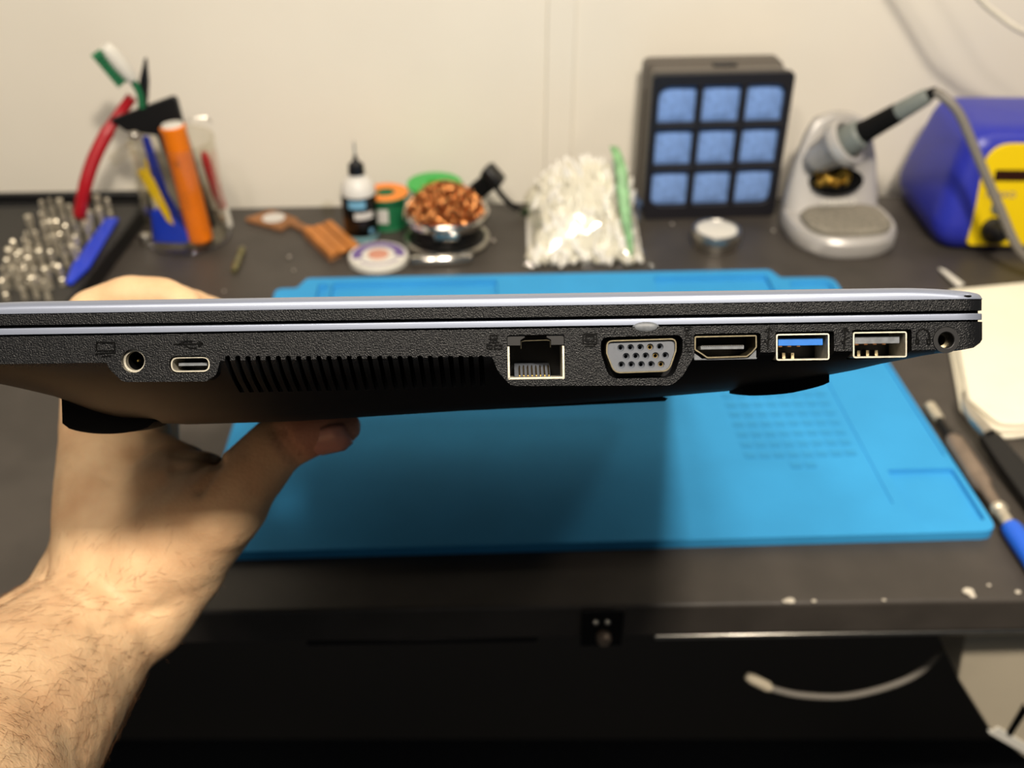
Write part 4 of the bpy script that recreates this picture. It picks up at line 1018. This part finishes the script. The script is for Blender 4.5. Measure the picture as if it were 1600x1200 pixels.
# ---- curved tweezers on the towel edge
pts = [G(1505, 612, .016), G(1508, 630, .015), G(1520, 650, .013), G(1545, 680, .011), G(1580, 725, .009), G(1640, 800, .007)]
vt = thing('tweezers', 'curved silver-tipped tweezers with black grips lying against the paper towels', 'tweezers', (pts[3].x, pts[3].y, 0))
sp1 = spline(pts[:4], 8)
obj('tip', MB().tube(sp1, [.0006+.0042*min(1, i/(len(sp1)-1)*1.3) for i in range(len(sp1))], 10), 'steel', vt, world=True)
sp2 = spline(pts[3:], 8); vs = []
m = MB(); rings = []
for i, p in enumerate(sp2):
    d = (sp2[min(i+1, len(sp2)-1)]-sp2[max(i-1, 0)]).normalized(); s_ = d.cross(Vector((0, 0, 1))).normalized(); hw_ = .006+.004*i/len(sp2)
    rings.append([p-s_*hw_+Vector((0, 0, .002)), p+s_*hw_+Vector((0, 0, .002)), p+s_*hw_-Vector((0, 0, .004)), p-s_*hw_-Vector((0, 0, .004))])
m.loft(rings); obj('grip', m, 'black_plastic', vt, world=True, bevel=.001)
# ---- precision screwdriver
a = G(1452, 633, .006); b2 = G(1640, 915, .006); d = b2-a; SL = d.length
sd_ = thing('precision_screwdriver', 'slim precision screwdriver with bronze barrel and blue end cap along the mat edge', 'screwdriver', (a.x, a.y, 0))
def T(px, py): return (G(px, py, .006)-a).dot(d)/SL/SL
S = lambda t0, t1, prof, nm, mt: obj(nm, stick(MB(), a+d*t0, a+d*t1, prof, 24), mt, sd_, world=True)
t1, t2, t3, t4, t5, t6 = T(1474, 656), T(1492, 684), T(1555, 765), T(1573, 792), T(1594, 822), T(1640, 915)
S(0, t1, [(.0030, 0), (.0037, .06), (.0037, .9), (.0028, 1)], 'bit_holder', 'bit_steel')
S(t1, t2, [(.0022, 0), (.0026, .5), (.0034, 1)], 'shaft', 'dark_metal')
S(t2, t3, [(.0036, 0), (.0060, .10), (.0060, .88), (.0046, .97), (.0040, 1)], 'barrel', 'brown_metal')
S(t3, t4, [(.0040, 0), (.0036, .5), (.0034, 1)], 'neck', 'brown_metal')
S(t4, t5, [(.0046, 0), (.0050, .2), (.0036, .32), (.0034, 1)], 'collar', 'bit_steel')
S(t5, t6, [(.0050, 0), (.0058, .08), (.0058, .9), (.0050, 1)], 'end_cap', 'cap_blue')
# ---- pale blade behind the towels
m = MB(); q = [G(1466, 421, .002), G(1476, 424, .002), G(1506, 446, .002), G(1496, 450, .002)]; m.loft([q, [p+Vector((0, 0, .0016)) for p in q]]); tag(obj('plastic_sliver', m, 'white_plastic', loc=(q[0].x, q[0].y, 0)), 'pale plastic sliver poking out behind the paper towels', 'plastic sliver')
# ---- specks of solder and debris on the desk
for i, (px, py, r) in enumerate([(452, 403, .0016), (459, 424, .0011), (771, 378, .0018), (1208, 362, .0016), (1050, 351, .0014), (330, 350, .0012), (480, 438, .001), (1240, 372, .0012), (905, 392, .001), (350, 456, .001)]):
    g = G(px, py); o = obj('solder_ball', MB().sphere((0, 0, r*.7), r, 10, 8, (1, 1, .75)), 'steel'); o.location = (g.x, g.y, 0); tag(o, 'tiny shiny solder bead lying on the black desk', 'solder bead', 'solder beads on the desk')

# ---- white cable hanging at upper right, in front of the wall
cbl = [PY(1440, -150, .82), PY(1490, -70, .82), PY(1528, -6, .82), PY(1560, 24, .82), PY(1600, 50, .82), PY(1680, 80, .83), PY(1800, 90, .84)]
o = obj('hanging_cable', MB().tube(spline(cbl, 8), .0026, 10), 'cable_white', loc=cbl[0]); tag(o, 'white cable hanging in a loop in front of the wall above the blue station', 'cable')

# ---- under the desk
uy = .40; pol = [(PY(px, py, uy).x, PY(px, py, uy).z) for px, py in ((1492, 1012), (1497, 1062), (1546, 1140), (1600, 1184), (1720, 1220), (1720, 1004))]
pol[0] = (pol[0][0], -DT-.0002); pol[-1] = (pol[-1][0], -DT-.0002)
ub = thing('undermount_case', 'beige rounded case fixed under the desk with a dark slot', 'case', (pol[0][0]+.05, uy+.05, -DT))
obj('case_body', MB().prism(rpoly(pol, [.002, .010, .012, .012, .004, .002], 6), 'y', uy, uy+.16), 'beige_case', ub, world=True, bevel=.004, bseg=3)
q = [PY(1572, 1148, uy-.001), PY(1580, 1152, uy-.001), PY(1606, 1112, uy-.001), PY(1600, 1100, uy-.001)]
m = MB(); m.loft([[p for p in q], [p+Vector((0, .003, 0)) for p in q]]); obj('slot', m, 'void_black', ub, world=True)
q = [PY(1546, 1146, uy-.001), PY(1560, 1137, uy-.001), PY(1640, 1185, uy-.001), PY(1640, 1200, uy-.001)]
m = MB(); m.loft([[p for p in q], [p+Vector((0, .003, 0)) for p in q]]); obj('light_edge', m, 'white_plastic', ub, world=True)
cy2 = .425
cbl = [PY(1500, 985, cy2+.02), PY(1478, 1010, cy2+.01), PY(1440, 1048, cy2), PY(1390, 1072, cy2-.005), PY(1320, 1088, cy2-.01), PY(1250, 1086, cy2-.01), PY(1205, 1076, cy2-.008)]
cbl[0].z = min(cbl[0].z, -DT-.002)
uc_ = thing('loose_lead', 'pale lead curling out from under the desk with a plug on its end', 'lead', cbl[0])
obj('cable', MB().tube(spline(cbl, 8), .0020, 10), 'cable_grey', uc_, world=True)
obj('plug', stick(MB(), cbl[-1], PY(1166, 1056, cy2-.004), [(.0022, 0), (.0034, .15), (.0034, .8), (.0022, 1)], 14), 'beige_case', uc_, world=True)
